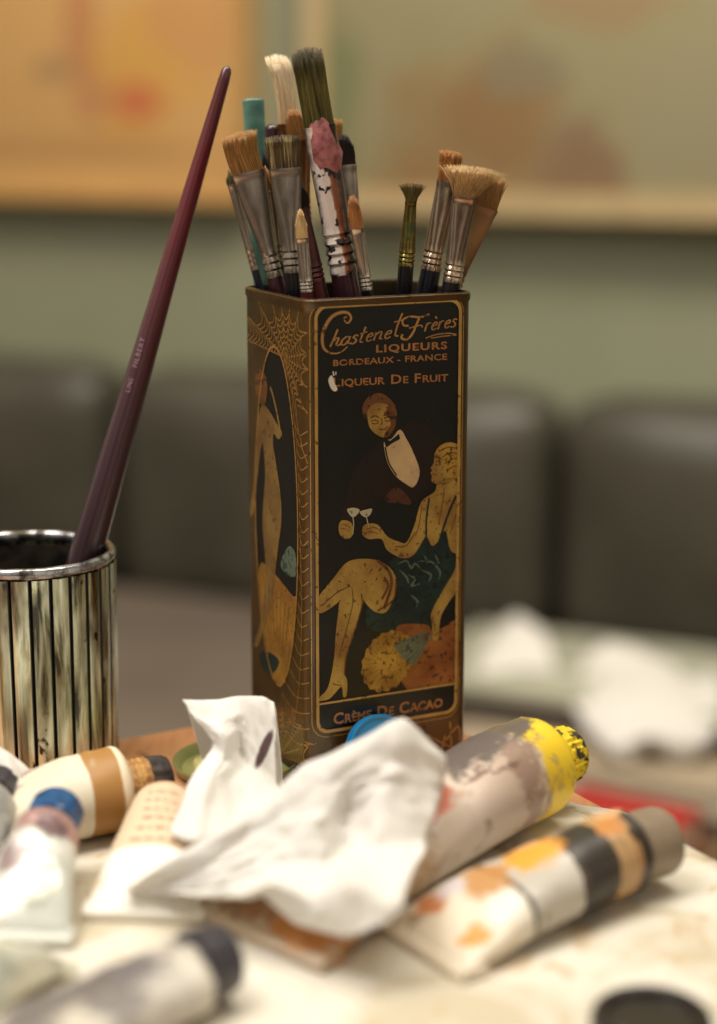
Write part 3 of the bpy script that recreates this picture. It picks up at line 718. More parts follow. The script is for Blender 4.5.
t = NT('paint_splattered_ferrule'); xx = t.axis(0); nn_ = t.noise(260, 4); n3 = t.noise(170, 5, off=(.2,.4,.1)); ad = t.n('ShaderNodeMath', operation='MULTIPLY_ADD'); t.l(nn_.outputs[0], ad.inputs[0]); ad.inputs[1].default_value = .003; t.l(xx, ad.inputs[2])
col = t.ramp(t.mapr(ad.outputs[0], -.0045, .0075), [(0, (92,84,80)), (.18, (226,216,208)), (.52, (222,206,196)), (.58, (150,92,58)), (.78, (110,66,44)), (.86, (70,58,52))])
col = t.mix(t.mapr(n3.outputs[0], .545, .575), col, (34,28,26)); t.bump(n3.outputs[0], .5, .001)
splat = t.fin(col, .3, .35, coat=.3); rusty = metal('brown_stained_ferrule', (134,96,64), (98,64,40), .34)
gold = metal('olive_brass_ferrule', (150,132,74), (92,88,44), .25, (60,66,32), .62); warm = metal('warm_steel_ferrule', (196,178,156), (136,114,94), .25)
blk = simple('black_lacquer', (24,23,26), (16,15,18), .25, scale=80, coat=.5); navy = simple('navy_lacquer', (26,30,44), (18,20,30), .3, coat=.4)
plum = simple('plum_lacquer', (58,26,34), (40,18,26), .3, coat=.4, scale=60); dred = simple('dark_red_paint', (88,34,30), (58,26,26), .4, scale=90)
umber = simple('umber_wood', (58,38,28), (38,26,20), .5)
ginger = lambda L: hair('ginger_bristle', (140,96,50), (166,116,62), (180,134,80), L)
B = {}
# back row first
brush('teal painted flat handle tip showing behind the white bristle brush', (252,98), (252,112), (256,160), .800, .79, 16, 16, shape='flat', hm=simple('teal_lacquer', (66,122,112), (90,140,126), .35, scale=120, coat=.3), fm=simple('teal_lacquer_end', (72,128,116), (96,144,130), .35, scale=120, coat=.3), bm_=simple('teal_end', (84,136,122), (100,148,132), .4), n=20, crimps=0, flat=.3, messy=.01, spread=.97, seed=11) if False else None
# reversed brushes: only the blunt end of the handle shows above the tin
def reversed_brush(label, top, low, Y, w0, w1, m, dome=.5, flat=1.0):
    A = V(*top, Y); Bp = V(*low, Y); ax = (A-Bp).normalized(); Lz = (A.z-.008)/ax.z; base = A-ax*Lz; s_ = PX*Y/.75
    vd = (base-CAM).normalized(); xd = ax.cross(vd).normalized(); xd = xd if xd.x > 0 else -xd; rot = Matrix((xd, ax.cross(xd), ax)).transposed()
    rt = empty('paint_brush', base, label, 'brush', BR_GROUP, rot=rot); r0, r1 = w0*s_/2, w1*s_/2
    mb = M(); rings2 = [ring(.045, r1*.9, r1*.9, 20)]+[ring(.045+(Lz-.045-r0*dome)*q, r1+(r0-r1)*q, (r1+(r0*flat-r1)*q), 20) for q in (.1,.4,.7,1)]
    for a in (20, 40, 60, 78): rings2.append(ring(Lz-r0*dome+r0*dome*math.sin(R(a)), r0*(1-(1-math.cos(R(a)))*.9), r0*flat*(1-(1-math.cos(R(a)))*.9), 20))
    mb.loft(rings2); mb.build('handle', m, rt)
    mb = M(); mb.loft([ring(.018, r1*.7, r1*.5, 16), ring(.046, r1*.92, r1*.92, 16)]); mb.build('ferrule', silver2, rt)
    mb = M(); mb.loft([ring(0, r1*.3, r1*.2, 12), ring(.012, r1*.7, r1*.5, 12), ring(.019, r1*.65, r1*.45, 12)]); mb.build('bristles', umber, rt)
    return rt
reversed_brush('teal lacquered brush handle standing upside down behind the ginger flat brush', (253,98), (258,190), .802, 21, 13, simple('teal_lacquer', (52,96,86), (92,130,112), .4, scale=160, coat=.2, lo=.35, hi=.7), .25, .4)
reversed_brush('plum brush handle upside down with a round end below the white bristles', (272,124), (276,200), .795, 15, 14, plum, .7)
brush('white bristled brush, its long ivory bristles bending left, highest but one', (276,55), (287,124), (291,200), .790, .775, 18, 12, shape='flat', spread=1.35, hm=umber, fm=rusty, bm_=hair('ivory_bristle', (196,168,126), (226,204,166), (240,224,194), .03, (206,180,136), .62), n=420, bend=.25, messy=.05, seed=2, flat=.45)
brush('ginger filbert brush half hidden behind the tall olive brush', (293,108), (299,140), (305,220), .785, .77, 22, 13, shape='filbert', spread=1.15, hm=umber, fm=rusty, bm_=ginger(.02), n=260, seed=3)
brush('small ginger flat brush with dark ferrule right behind the pink smeared brush', (331,118), (333,147), (340,240), .790, .775, 20, 13, shape='flat', spread=1.1, hm=umber, fm=rusty, bm_=hair('ginger_bristle', (130,88,46), (166,116,62), (180,132,76), .015), n=260, seed=4)
brush('dark bristled round brush with grey ferrule, beside the small ginger flat one', (343,133), (346,165), (357,262), .775, .76, 20, 14, shape='filbert', spread=1.1, hm=blk, fm=silver2, bm_=hair('black_bristle', (40,28,26), (34,24,24), (48,34,30), .015, (20,14,12)), n=260, seed=5)
brush('slim brush with golden bristles between the two broad flat brushes', (265,164), (269,188), (279,262), .765, .757, 13, 10, shape='round', hm=blk, fm=warm, bm_=hair('gold_bristle', (140,100,50), (170,124,66), (180,136,80), .012), n=200, seed=6, flat=.7)
brush('thin brush with black bristles tucked behind the mottled flat brush', (262,150), (268,174), (276,250), .788, .775, 12, 9, shape='round', hm=blk, fm=silver2, bm_=hair('black_bristle', (34,28,22), (30,25,20), (42,34,26), .012, (16,14,12)), n=160, seed=7, flat=.7)
brush('thin steel brush leaning furthest left behind the ginger flat brush', (228,168), (232,184), (255,270), .776, .772, 9, 8, shape='round', hm=navy, fm=silver, bm_=hair('olive_bristle', (80,72,40), (92,84,48), (70,62,36), .01), n=120, seed=8, flat=.8)
brush('broad ginger flat brush with clear grey ferrule, leftmost of the big brushes', (238,131), (248,172), (275,277), .757, .757, 33, 17, shape='flat', spread=1.08, hm=plum, fm=silver2, bm_=hair('ginger_bristle', (136,98,52), (160,114,60), (174,130,76), .018), n=520, seed=9, flat=.28, bend=-.1)
brush('broad flat brush with mottled dark olive bristles and straight grey ferrule', (282,134), (285,168), (294,272), .748, .752, 31, 20, shape='flat', spread=1.12, hm=blk, fm=silver2, bm_=hair('mottled_bristle', (58,46,32), (104,86,54), (70,56,36), .015, (186,166,116), .50), n=520, seed=10, flat=.28, messy=.09)
brush('dark brown slim brush standing behind the cream pointed brush', (298,172), (302,208), (318,282), .752, .755, 12, 15, shape='round', hm=dred, fm=dred, bm_=hair('dark_bristle', (44,32,26), (38,28,22), (50,38,28), .015, (24,18,14)), n=200, seed=12, flat=.8)
# the tall olive brush
r_ = brush('tallest brush with olive green bristles and a pink and white paint smeared ferrule', (306,47), (319,126), (344,274), .750, .757, 31, 27, shape='flat', spread=1.0, hm=plum, fm=splat, bm_=hair('olive_bristle', (84,78,36), (106,96,46), (62,52,32), .032, (40,36,20), .52), n=620, seed=13, flat=.5, messy=.05, crimps=4)
rt, rot, base, hl_, Lf, ax, s_ = r_
m_pink = simple('dried_pink_paint', (160,96,94), (112,56,60), .45, scale=260, bump=.6, bd=.001)
mb = M(); rr = []
for q, w_ in ((-.12, .25), (-.06, .5), (.0, .74), (.10, .88), (.20, .92), (.30, .78), (.38, .55), (.43, .2)):
    z = hl_+Lf*(1-q); rg = []
    for i in range(20):
        a = 2*math.pi*i/20; k_ = 1.02+.22*noise.noise(Vector((math.cos(a)*2, math.sin(a)*2, q*12)))
        rg.append((15.5*s_*w_*math.cos(a)*k_+(.05+.5*q)*13*s_, 13*s_*w_*math.sin(a)*k_, z+.002*noise.noise(Vector((a, q*5, 3)))))
    rr.append(rg)
mb.loft(rr); o = mb.build('pink_paint_blob', m_pink, rt); o['label'] = 'dried pink paint smeared over the ferrule top'
# front row
brush('small brush with short cream bristles and narrow silver ferrule, front of the cluster', (300,209), (302,238), (307,292), .737, .750, 12, 13, shape='filbert', hm=dred, fm=silver, bm_=hair('cream_bristle', (190,158,104), (206,176,122), (196,164,110), .012, (160,124,76)), n=240, seed=14, flat=.5, spread=.95)
brush('small brush with rounded ginger bristles and slim silver ferrule, right of the cluster', (352,195), (357,228), (367,290), .742, .755, 13, 12, shape='filbert', hm=blk, fm=silver, bm_=hair('ginger_bristle', (160,106,60), (172,114,62), (160,108,62), .013), n=260, seed=15, flat=.7, spread=1.25)
brush('small splayed olive brush with brassy ferrule standing alone in the middle right', (412,182), (411,201), (406,266), .757, .762, 11, 16, shape='fan', spread=1.7, hm=blk, fm=gold, bm_=hair('moss_bristle', (80,70,30), (92,84,40), (120,92,52), .008, (50,48,22)), n=300, seed=16, flat=.6, messy=.35, splay=.5)
brush('ginger flat brush with shiny silver ferrule and black handle, left of the fan brush', (452,150), (448,181), (431,270), .765, .765, 21, 21, shape='flat', spread=1.08, hm=navy, fm=warm, bm_=hair('ginger_bristle', (140,90,42), (168,110,54), (182,128,70), .013), n=420, seed=17, flat=.32, messy=.08)
brush('wide brush with tan worn ferrule leaning furthest right behind the fan brush', (489,171), (482,206), (453,292), .759, .760, 32, 14, shape='flat', spread=1.15, hm=umber, fm=simple('tan_worn_ferrule', (148,112,72), (118,86,56), .4, .35), bm_=hair('ginger_bristle', (136,98,56), (166,124,76), (182,142,92), .015), n=420, seed=18, flat=.3, messy=.12)
brush('splayed fan of pale tan bristles on a bright silver ferrule at the right', (475,166), (465,197), (452,282), .751, .757, 24, 19, shape='fan', spread=1.9, hm=blk, fm=warm, bm_=hair('straw_bristle', (120,88,50), (198,158,104), (214,184,136), .013, (70,50,30), .58), n=700, seed=19, flat=.45, messy=.34, splay=.5)

# ================================================================== GLASS CUP AND BIG BRUSH
CC = Vector((-.1415, .755, 0)); CR_, CH = .0366, .0925
cup = empty('ribbed_cup', CC, 'stained silvery ribbed glass cup holding the big red handled brush', 'cup')
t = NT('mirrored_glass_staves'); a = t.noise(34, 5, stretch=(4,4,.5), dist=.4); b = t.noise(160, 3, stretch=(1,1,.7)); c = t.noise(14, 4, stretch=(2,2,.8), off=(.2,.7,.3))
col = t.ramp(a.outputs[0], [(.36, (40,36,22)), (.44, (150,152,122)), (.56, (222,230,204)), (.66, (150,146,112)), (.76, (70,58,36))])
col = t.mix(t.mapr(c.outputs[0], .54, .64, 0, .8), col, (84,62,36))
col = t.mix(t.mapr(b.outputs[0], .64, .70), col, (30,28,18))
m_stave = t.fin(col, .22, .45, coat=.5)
m_groove = simple('black_seam', (18,19,14), None, .5); m_crim = simple('tarnished_rim', (168,170,172), (70,64,56), .24, .8, 160, bump=.5, lo=.45, hi=.6)
t = NT('painty_inside'); a = t.noise(70, 5); t.bump(a.outputs[0], .6, .002)
m_cin = t.fin(t.ramp(a.outputs[0], [(.4, (26,24,20)), (.6, (60,52,42)), (.68, (140,128,104))]), .35)
NS = 27; mb = M(); ang = []
for i in range(NS):
    for k, (f, d, mt) in enumerate(((0, .0, 1), (.06, -.0010, 1), (.14, 0.0002, 0), (.36, .0006, 0), (.57, .0007, 0), (.79, .0005, 0), (.94, .0, 0))): ang.append(((i+f)/NS*2*math.pi, d, mt))
zs_ = (0, .003, .02, .05, .08, CH-.005); n_ = len(ang); vs = []
for z in zs_:
    rb = CR_*(.965+.035*z/CH)
    for a, d, _ in ang: vs.append((( rb+d)*math.cos(a), (rb+d)*math.sin(a), z))
for zi in range(len(zs_)-1):
    for j in range(n_):
        mb.cur = 1 if (ang[j][2] == 1 or j % 7 == 6) else 0
        a_ = zi*n_+j; b_ = zi*n_+(j+1) % n_; mb.add([], []); mb.f.append((a_, b_, b_+n_, a_+n_)); mb.mi.append(mb.cur)
mb.v = vs; mb.f.append(tuple(range(n_))); mb.mi.append(0)
mb.build('cup_wall', [m_stave, m_groove], cup, angle=25)
mb = M(); mb.loft([ring(z, r, r, 64) for r, z in ((CR_-.0035, CH-.006), (CR_-.0038, .03), (CR_-.0045, .008), (.002, .007))], False, True); mb.build('cup_lining', m_cin, cup)
mb = M(); rr = []
for i in range(13):
    a = 2*math.pi*i/12; rg = []
    for j in range(72):
        b_ = 2*math.pi*j/72; w_ = 1+.25*noise.noise(Vector((math.cos(b_)*3, math.sin(b_)*3, 1)))
        r = CR_-.0014+.0022*math.cos(a)*w_; z = CH-.0025+.0025*math.sin(a)*w_+.0006*noise.noise(Vector((math.cos(b_)*2, math.sin(b_)*2, 5)))
        rg.append((r*math.cos(b_), r*math.sin(b_), z))
    rr.append(rg)
mb.loft(rr, False, False); mb.build('cup_rim', m_crim, cup)
# big brush
TT = V(228, 66, .785); TLw = V(86, 555, .760); axb = (TT-TLw).normalized(); zbot = .012
Lb_ = (TT.z-zbot)/axb.z; bb = TT-axb*Lb_; xd = axb.cross((bb-CAM).normalized()).normalized(); xd = xd if xd.x > 0 else -xd
rot = Matrix((xd, axb.cross(xd), axb)).transposed()
big = empty('large_paint_brush', bb, 'long dark red handled brush leaning in the ribbed cup, bristles down', 'brush', rot=rot)
t = NT('maroon_lacquer'); f = t.mapr(t.axis(2), .06, Lb_); nz = t.noise(60, 4, stretch=(1,1,.3))
col = t.ramp(f, [(0, (44,24,32)), (.35, (62,38,46)), (.55, (80,36,42)), (.8, (96,24,34)), (1, (72,14,22))])
col = t.mix(t.mapr(nz.outputs[0], .6, .75, 0, .35), col, (84,56,66))
m_mar = t.fin(col, .3, coat=.5)
def dist_at(py):     # length along the handle from the end for a photo row
    return None
tot = (TT-TLw).length; prof = [(.0, 1.2), (.004, 3.6), (.010, 4.9), (.03, 5.6), (.27, 8.3), (.47, 10.2), (.66, 12.6), (.86, 15.0), (1.0, 16.8)]
sc_ = .80/F; mb = M(); rr = []
zz0 = Lb_-tot
for q, r in ((-.12, 19.5), (-.03, 19.3)): pass
rings2 = [ring(.034, 13*sc_, 13*sc_, 24), ring(zz0-.02 if zz0 > .06 else .05, 16.8*sc_, 16.8*sc_, 24)]
for q, r in reversed(prof): rings2.append(ring(zz0+tot*(1-q), r*sc_, r*sc_, 24))
mb.loft(rings2); mb.build('handle', m_mar, big)
mb = M(); mb.loft([ring(.018, .006, .003, 20), ring(.0345, 13*sc_, 13*sc_, 20)]); mb.build('ferrule', silver2, big)
mbb = bristles(.006, .003, .018, 1.0, 'filbert', 120, seed=40); o = mbb.build('bristles', umber, big, angle=180); o.rotation_euler = (math.pi, 0, 0); o.location = (0, 0, .0185)
# lettering along the handle
mb = M()
def handle_pt(s_along, across, off=.00012):
    q = 1-(s_along-zz0)/tot
    for (q0, r0), (q1, r1) in zip(prof, prof[1:]):
        if q0 <= q <= q1: rad = (r0+(r1-r0)*(q-q0)/(q1-q0))*sc_; break
    else: rad = prof[-1][1]*sc_
    x = -across; a = math.asin(max(-1, min(1, x/rad))); sgn = -1 if (axb.cross(xd)).y > 0 else 1
    return Vector(((rad+off)*math.sin(a), sgn*(rad+off)*math.cos(a), s_along))
def handle_text(s, q0, q1, h):
    cu = bpy.data.curves.new('tmp', 'FONT'); cu.body = s; cu.size = 1; cu.space_character = 1.2; cu.resolution_u = 2; cu.offset = .01
    ob = bpy.data.objects.new('tmp', cu); COL.objects.link(ob); bpy.context.view_layer.update()
    me = bpy.data.meshes.new_from_object(ob.evaluated_get(bpy.context.evaluated_depsgraph_get()))
    xs = [v.co.x for v in me.vertices]; x0, x1 = min(xs), max(xs); z0, z1 = zz0+tot*(1-q0), zz0+tot*(1-q1)
    mb.add([handle_pt(z0+(z1-z0)*(v.co.x-x0)/(x1-x0), (v.co.y/.7-.5)*h+.0024) for v in me.vertices], [tuple(p.vertices) for p in me.polygons])
    bpy.data.objects.remove(ob); bpy.data.curves.remove(cu)
handle_text('FILBERT', .612, .552, .0019); handle_text('LINE', .662, .634, .0019)
mb.build('lettering', simple('faded_silver_ink', (150,128,136), (110,84,94), .5), big, smooth=False)

# ================================================================== TUBES
def tube(label, crimp, sh, rad, cw, mat, cap_m, cap_r, cap_l, neck=.006, lift=0.0, tilt=0.0, knurl=18, dent=.0015, seed=1, neck_m=None, capname='cap', ex=.55, hmax=None, nk=.66, crimp_t=.0016, taper_cap=.92, curl=0.0, group=None, roll=0.0, cone=.35):
    c = Vector((crimp[0], crimp[1], 0)); s = Vector((sh[0], sh[1], 0)); d = (s-c); L = d.length; yaw = math.atan2(d.y, d.x)
    rot = Matrix.Rotation(yaw, 3, 'Z') @ Matrix.Rotation(-tilt, 3, 'Y') @ Matrix.Rotation(roll, 3, 'X')
    rt = empty('paint_tube', (c.x, c.y, PZ+lift), label, 'paint tube', group, rot=rot)
    hm = hmax or rad; mb = M(); rr = []; n = 36; K = 26
    for k in range(K+1):
        q = k/K; e = q**ex; e = e*e*(3-2*e)*.5+e*.5
        wv = cw/2+(rad*1.0-cw/2)*e**1.5; h = crimp_t/2+(hm-crimp_t/2)*e; cz = h+.0002+(rad-hm)*0
        p_ = 2.0+1.6*(1-e)
        rg = []
        for i in range(n):
            a = 2*math.pi*i/n; ca, sa = math.cos(a), math.sin(a)
            y = wv*math.copysign(abs(ca)**(2/p_), ca); z = h*math.copysign(abs(sa)**(2/p_), sa)
            dn = dent*(noise.noise(Vector((q*L*60, y*60, seed*3.1)))+.6*noise.noise(Vector((q*L*140, y*140, seed*1.7))))*(1 if sa > -.2 else .0)*min(1, h/.004)*(1-.6*(q > .95))
            rg.append((q*L, y, max(.0001, cz+z+dn)))
        rr.append(rg)
    zc_ = max(hm, cap_r*1.03)+.0002
    for f, g in ((.25, .97), (.6, .80), (1.0, (cap_r*.72)/rad)):
        rr.append(ring(L+f*rad*cone, rad*g, hm*g if f < .9 else rad*g, n, 0, zc_, ax='x'))
    mb.loft(rr); mb.build('tube_body', mat, rt, angle=50)
    # folded crimp
    mb = M(); fl = min(.009, L*.12); rr = []
    for x in (-.0015, 0, fl*.5, fl, fl+.0008):
        e = .0011 if 0 <= x <= fl else .0006
        rr.append([(x, y, z+.0001) for y, z in ((-cw/2-.0006, 0), (cw/2+.0006, 0), (cw/2+.0006, crimp_t+2*e), (cw*.25, crimp_t+2*e+.0003), (0, crimp_t+2*e), (-cw*.25, crimp_t+2*e-.0002), (-cw/2-.0006, crimp_t+2*e))])
    mb.loft(rr); mb.build('folded_crimp', mat, rt, angle=30)
    x0 = L+rad*cone; nr = cap_r*nk
    mb = M(); rr = []
    for i in range(9):
        rr.append(ring(x0-.001+(neck+.002)*i/8, nr*(1.0+.06*(i % 2)), nr*(1.0+.06*(i % 2)), 20, 0, zc_, ax='x'))
    mb.loft(rr); mb.build('neck', neck_m or m_alu, rt)
    mb = M(); rr = []; N = 60
    for x, g in ((0, .93), (.0006, 1.0), (cap_l*.5, (1+taper_cap)/2), (cap_l*.86, taper_cap), (cap_l*.97, taper_cap*.95), (cap_l, taper_cap*.86)):
        rg = []
        for i in range(N):
            a = 2*math.pi*i/N; kk = 1+(.035*math.cos(a*knurl) if (knurl and .0001 < x < cap_l*.9) else 0)
            rg.append((x0+neck+x, cap_r*g*kk*math.cos(a), zc_+cap_r*g*kk*math.sin(a)))
        rr.append(rg)
    mb.loft(rr); mb.loft([ring(x0+neck+cap_l-.0001, cap_r*.5, cap_r*.5, 20, 0, zc_, ax='x'), ring(x0+neck+cap_l+.0005, cap_r*.46, cap_r*.46, 20, 0, zc_, ax='x')])
    o = mb.build(capname, cap_m, rt); return rt, L, x0
m_alu = simple('dull_aluminium', (196,192,184), (160,154,146), .35, .8)
# T6 large yellow capped tube
Lq = .163
c6 = P(250, 944); Lq = (Vector((.0695,.6790))-Vector((c6.x, c6.y))).length
m6 = painted('big_tube_label', 0, Lq, [(0, (196,176,152)), (.10, (186,162,134)), (.35, (208,192,174)), (.60, (212,196,182)), (.84, (184,160,140)), (.88, (204,184,160)), (.90, (232,196,46)), (1, (238,204,44))],
    [(.120,.008,.036,.026,(92,84,80),(1.5,.75,1)), (.142,.0,.034,.007,(100,90,84),(1.4,.8,1)), (.088,.002,.028,.008,(82,98,150),(1.6,1,1)), (.080,-.010,.024,.010,(214,112,84),(1.2,1,1)),
     (.084,.016,.022,.009,(196,160,70)), (.055,-.018,.015,.014,(176,142,104)), (.040,.004,.014,.012,(158,118,74)), (.010,-.020,.006,.013,(190,120,44),(.8,1.4,1)), (.012,.012,.004,.012,(152,104,60),(.9,1.5,1)), (.128,-.014,.020,.010,(150,124,108)), (.105,-.012,.02,.006,(128,98,84),(2.4,.3,1)), (.095,-.004,.02,.005,(140,106,88),(3,.25,1)), (.12,-.014,.02,.006,(120,92,80),(2,.3,1))],
    .42, 0, ((150,126,106), .56), .05, interp='LINEAR', nscale=90, gs=70)
cm6 = simple('yellow_smeared_cap', (236,204,40), (58,50,34), .45, scale=200, bump=.8, lo=.48, hi=.56, bd=.001)
tube('large paint tube with yellow smeared shoulder and cap, partly under the crumpled tissue', (c6.x, c6.y), (.0695,.6790), .0200, .070, m6, cm6, .0125, .012, .003, 0, 0, 26, .0022, 3, neck_m=simple('yellow_oil_paint', (244,208,40), (232,190,30), .35, scale=200, bump=.5))
# T7
m7 = painted('black_band_label', 0, .0895, [(0, (226,214,194)), (.30, (228,220,202)), (.36, (60,52,44)), (.385, (190,184,172)), (.60, (196,190,178)), (.64, (54,48,42)), (.80, (62,52,40)), (.83, (186,150,104)), (.93, (168,124,80)), (.96, (48,42,38))],
    [(.049,.003,.028,.011,(240,164,40),(1.1,1,1)), (.046,.016,.026,.007,(184,138,80)), (.030,.004,.018,.009,(190,136,74),(1,1.4,1)), (.012,-.014,.006,.006,(226,146,50)), (.014,.012,.004,.007,(200,120,60)), (.026,-.012,.012,.007,(232,226,216)), (.066,.012,.026,.007,(150,140,128)),(.085,.004,.030,.005,(220,170,120)),(.079,-.004,.030,.006,(196,132,70)),(.086,-.010,.028,.003,(50,40,30)), (.022,.012,.012,.006,(206,196,200))],
    .4, 0, ((140,116,88), .58), .03, nscale=110, gs=80)
tube('paint tube with black band, orange spot and plain grey brown cap at the right', (.0205,.5560), (.0945,.6065), .0150, .048, m7, simple('taupe_cap', (140,124,104), (128,112,92), .45, scale=60), .0128, .0165, .001, 0, 0, 0, .0012, 5, taper_cap=1.0, cone=.12)
# T1
m1 = painted('cream_label', 0, .079, [(0, (222,212,188)), (.74, (226,216,194)), (.83, (170,124,64)), (.985, (232,218,190))], [(.044,.006,.026,.005,(150,100,90),(2,.4,1)), (.036,-.002,.022,.004,(168,120,104),(2.2,.4,1))],
    .5, 0, ((196,182,152), .60), .03, nscale=60)
tube('cream tube with ochre band and crusty gold neck lying before the ribbed cup', (-.166,.630), (-.0945,.6640), .0166, .048, m1, simple('crusty_black_cap', (44,38,34), (62,52,44), .6, scale=200, bump=.8, bd=.001), .0105, .009, .007, 0, 0, 16, .0012, 7, neck_m=simple('crusty_gold_paint', (196,150,84), (140,96,52), .6, scale=300, bump=1.0, bd=.002), cone=.35, nk=.95)
# T4
m4 = painted('peach_label', 0, .069, [(0, (240,236,226)), (.36, (226,200,168)), (.90, (214,184,150)), (.93, (122,76,66))], [], .5, 0, ((222,196,164), .60), .03, nscale=90)
r4 = tube('peach coloured tube with faint print and white folded end pointing at the camera', (-.0745,.5830), (-.0735,.6480), .0130, .041, m4, simple('maroon_cap', (110,66,60), (90,52,48), .5), .008, .008, .003, 0, 0, 14, .001, 9)
mb = M(); rnd = random.Random(5)
for i in range(6):
    x = .028+.0055*i; y = -.009+.0005*i
    while y < .006:
        l_ = rnd.uniform(.0015, .004); z = .0
        e = (x/.069)**.55; e = e*e*(3-2*e)*.5+e*.5; hh = .0008+(.0135-.0008)*e; wv = .0205+(.0135-.0205)*e**1.5
        pts = []
        for yy in (y, y+l_):
            zt_ = hh+.0002+hh*math.sqrt(max(0, 1-(yy/wv)**2))+.0011; pts += [(x, yy, zt_), (x+.0008, yy, zt_)]
        mb.add(pts, [(0,1,3,2)]); y += l_+.0012
mb.build('faint_print', simple('faded_print', (170,134,110), None, .6), r4[0], smooth=False)
# T2 blue cap
m2 = painted('white_pink_label', 0, .045, [(0, (206,208,200)), (.6, (222,222,214)), (.84, (176,140,132))], [(.026,.006,.010,.007,(150,130,126)), (.040,-.004,.02,.006,(110,84,88)), (.012,-.006,.008,.006,(176,176,160))], .35, .15, ((190,190,178), .58), .1, nscale=90)
tube('small white tube with a blue square-looking cap near the left edge', (P(18,952).x, P(18,952).y), (P(50,893).x, P(50,893).y), .0120, .036, m2, simple('blue_smeared_cap', (36,84,132), (26,32,46), .35, scale=160, bump=.4, lo=.5, hi=.66), .0100, .0145, .001, .0012, R(9), 8, .0022, 11, neck_m=simple('pinkish_paint', (170,130,126), (110,84,90), .4), taper_cap=.98)
# T3 dark, far left
m3 = painted('silver_dark_label', 0, .06, [(0, (206,206,200)), (.6, (190,188,184)), (.8, (90,84,90))], [], .35, .4, ((130,124,124), .56), .1, nscale=90)
tube('silvery tube with a dark smeared cap cut by the left edge', (P(-50,915).x, P(-50,915).y), (P(-12,862).x, P(-12,862).y), .0125, .034, m3, simple('dark_smeared_cap', (50,46,52), (80,76,82), .4, scale=120, bump=.4), .0105, .013, .001, .0012, R(8), 14, .0018, 13)
# T8 pale silver tubes, bottom left
m8 = painted('pale_green_label', 0, .08, [(0, (222,222,206)), (.5, (208,214,204)), (1, (226,222,208))], [], .35, .3, ((180,184,170), .56), .1, nscale=70)
tube('pale silver grey tube in the near left corner, capped end towards the camera', (-.112,.548), (-.124,.497), .0150, .040, m8, simple('pale_cap', (220,218,206), (200,198,186), .4), .010, .012, .001, .0, 0, 14, .0018, 15)
# T5 front dark cap
m5 = painted('grey_blotched_label', 0, .090, [(0, (206,198,182)), (.55, (190,184,174)), (.9, (206,200,186)), (.97, (230,226,212))], [(.066,.004,.016,.012,(108,102,102),(1.3,1,1)), (.045,.006,.014,.013,(112,106,102),(1.6,.8,1)), (.058,-.008,.014,.009,(120,114,110)), (.03,-.004,.010,.010,(116,110,106))],
    .45, 0, ((158,150,142), .54), .04, nscale=80)
tube('grey blotched tube with broad charcoal cap in the front, much out of focus', (-.1210,.4630), (-.0540,.5190), .0160, .044, m5, simple('charcoal_cap', (62,58,66), (48,46,52), .4, scale=60), .0120, .0130, .0005, 0, 0, 0, .0012, 17, cone=.15, hmax=.0100)

# ================================================================== TISSUES
t = NT('white_tissue'); a = t.noise(140, 5); t.bump(a.outputs[0], .12, .0006)
t.fin((243,241,236), .85, spec=.2)
tr = t.n('ShaderNodeBsdfTranslucent'); tr.inputs[0].default_value = lin((250,246,240)); mx = t.n('ShaderNodeMixShader'); mx.inputs[0].default_value = .28
t.l(t.b.outputs[0], mx.inputs[1]); t.l(tr.outputs[0], mx.inputs[2]); t.l(mx.outputs[0], t.out.inputs[0])
m_tis = t.m
def sheet(rows, sub=8, crumple=.0012, seed=1, sharp=.45, mat=None, name='crumpled_tissue', label='', cat='tissue', zmin=None):
    zmin = PZ+.0012 if zmin is None else zmin
    G = [[(V(*p) if p[2] > .2 else P(*p)) for p in r] for r in rows]; nr, nc = len(G), len(G[0])
    def cat4(a, b, c, d, t): return .5*((2*b)+(c-a)*t+(2*a-5*b+4*c-d)*t*t+(3*b-a-3*c+d)*t**3)
    def line(L, u):
        i = min(int(u), len(L)-2); t_ = u-i; a, b, c, d = L[max(0, i-1)], L[i], L[i+1], L[min(len(L)-1, i+2)]
        return cat4(a, b, c, d, t_)*(1-sharp)+b.lerp(c, t_)*sharp
    U = (nr-1)*sub+1; W = (nc-1)*sub+1; vs = []
    for i in range(U):
        for j in range(W):
            p = line([line(G[r], j/sub) for r in range(nr)], i/sub)
            q = Vector((i/sub, j/sub, seed*7.3)); k = noise.voronoi(q*1.7)[0]; k2 = noise.voronoi(q*3.9+Vector((5, 2, 1)))[0]
            h = (k[1]-k[0])*1.0+(k2[1]-k2[0])*.5-.55
            dv = Vector((noise.noise(q*1.3), noise.noise(q*1.3+Vector((9,0,0))), h))
            n_ = (p-CAM).normalized()
            p = p - n_*crumple*h*2 + Vector((dv.x, 0, dv.y))*crumple
            p.z = max(p.z, zmin+.0003*abs(dv.x)); vs.append(p)
    fs = [(i*W+j, i*W+j+1, (i+1)*W+j+1, (i+1)*W+j) for i in range(U-1) for j in range(W-1)]
    c = sum(vs, Vector())/len(vs); c.z = 0
    mb = M(); mb.add(vs, fs); o = mb.build(name, mat or m_tis, angle=65, offset=c); o.location = c; tag(o, label, cat)
    s_ = o.modifiers.new('s', 'SOLIDIFY'); s_.thickness = .0005; return o
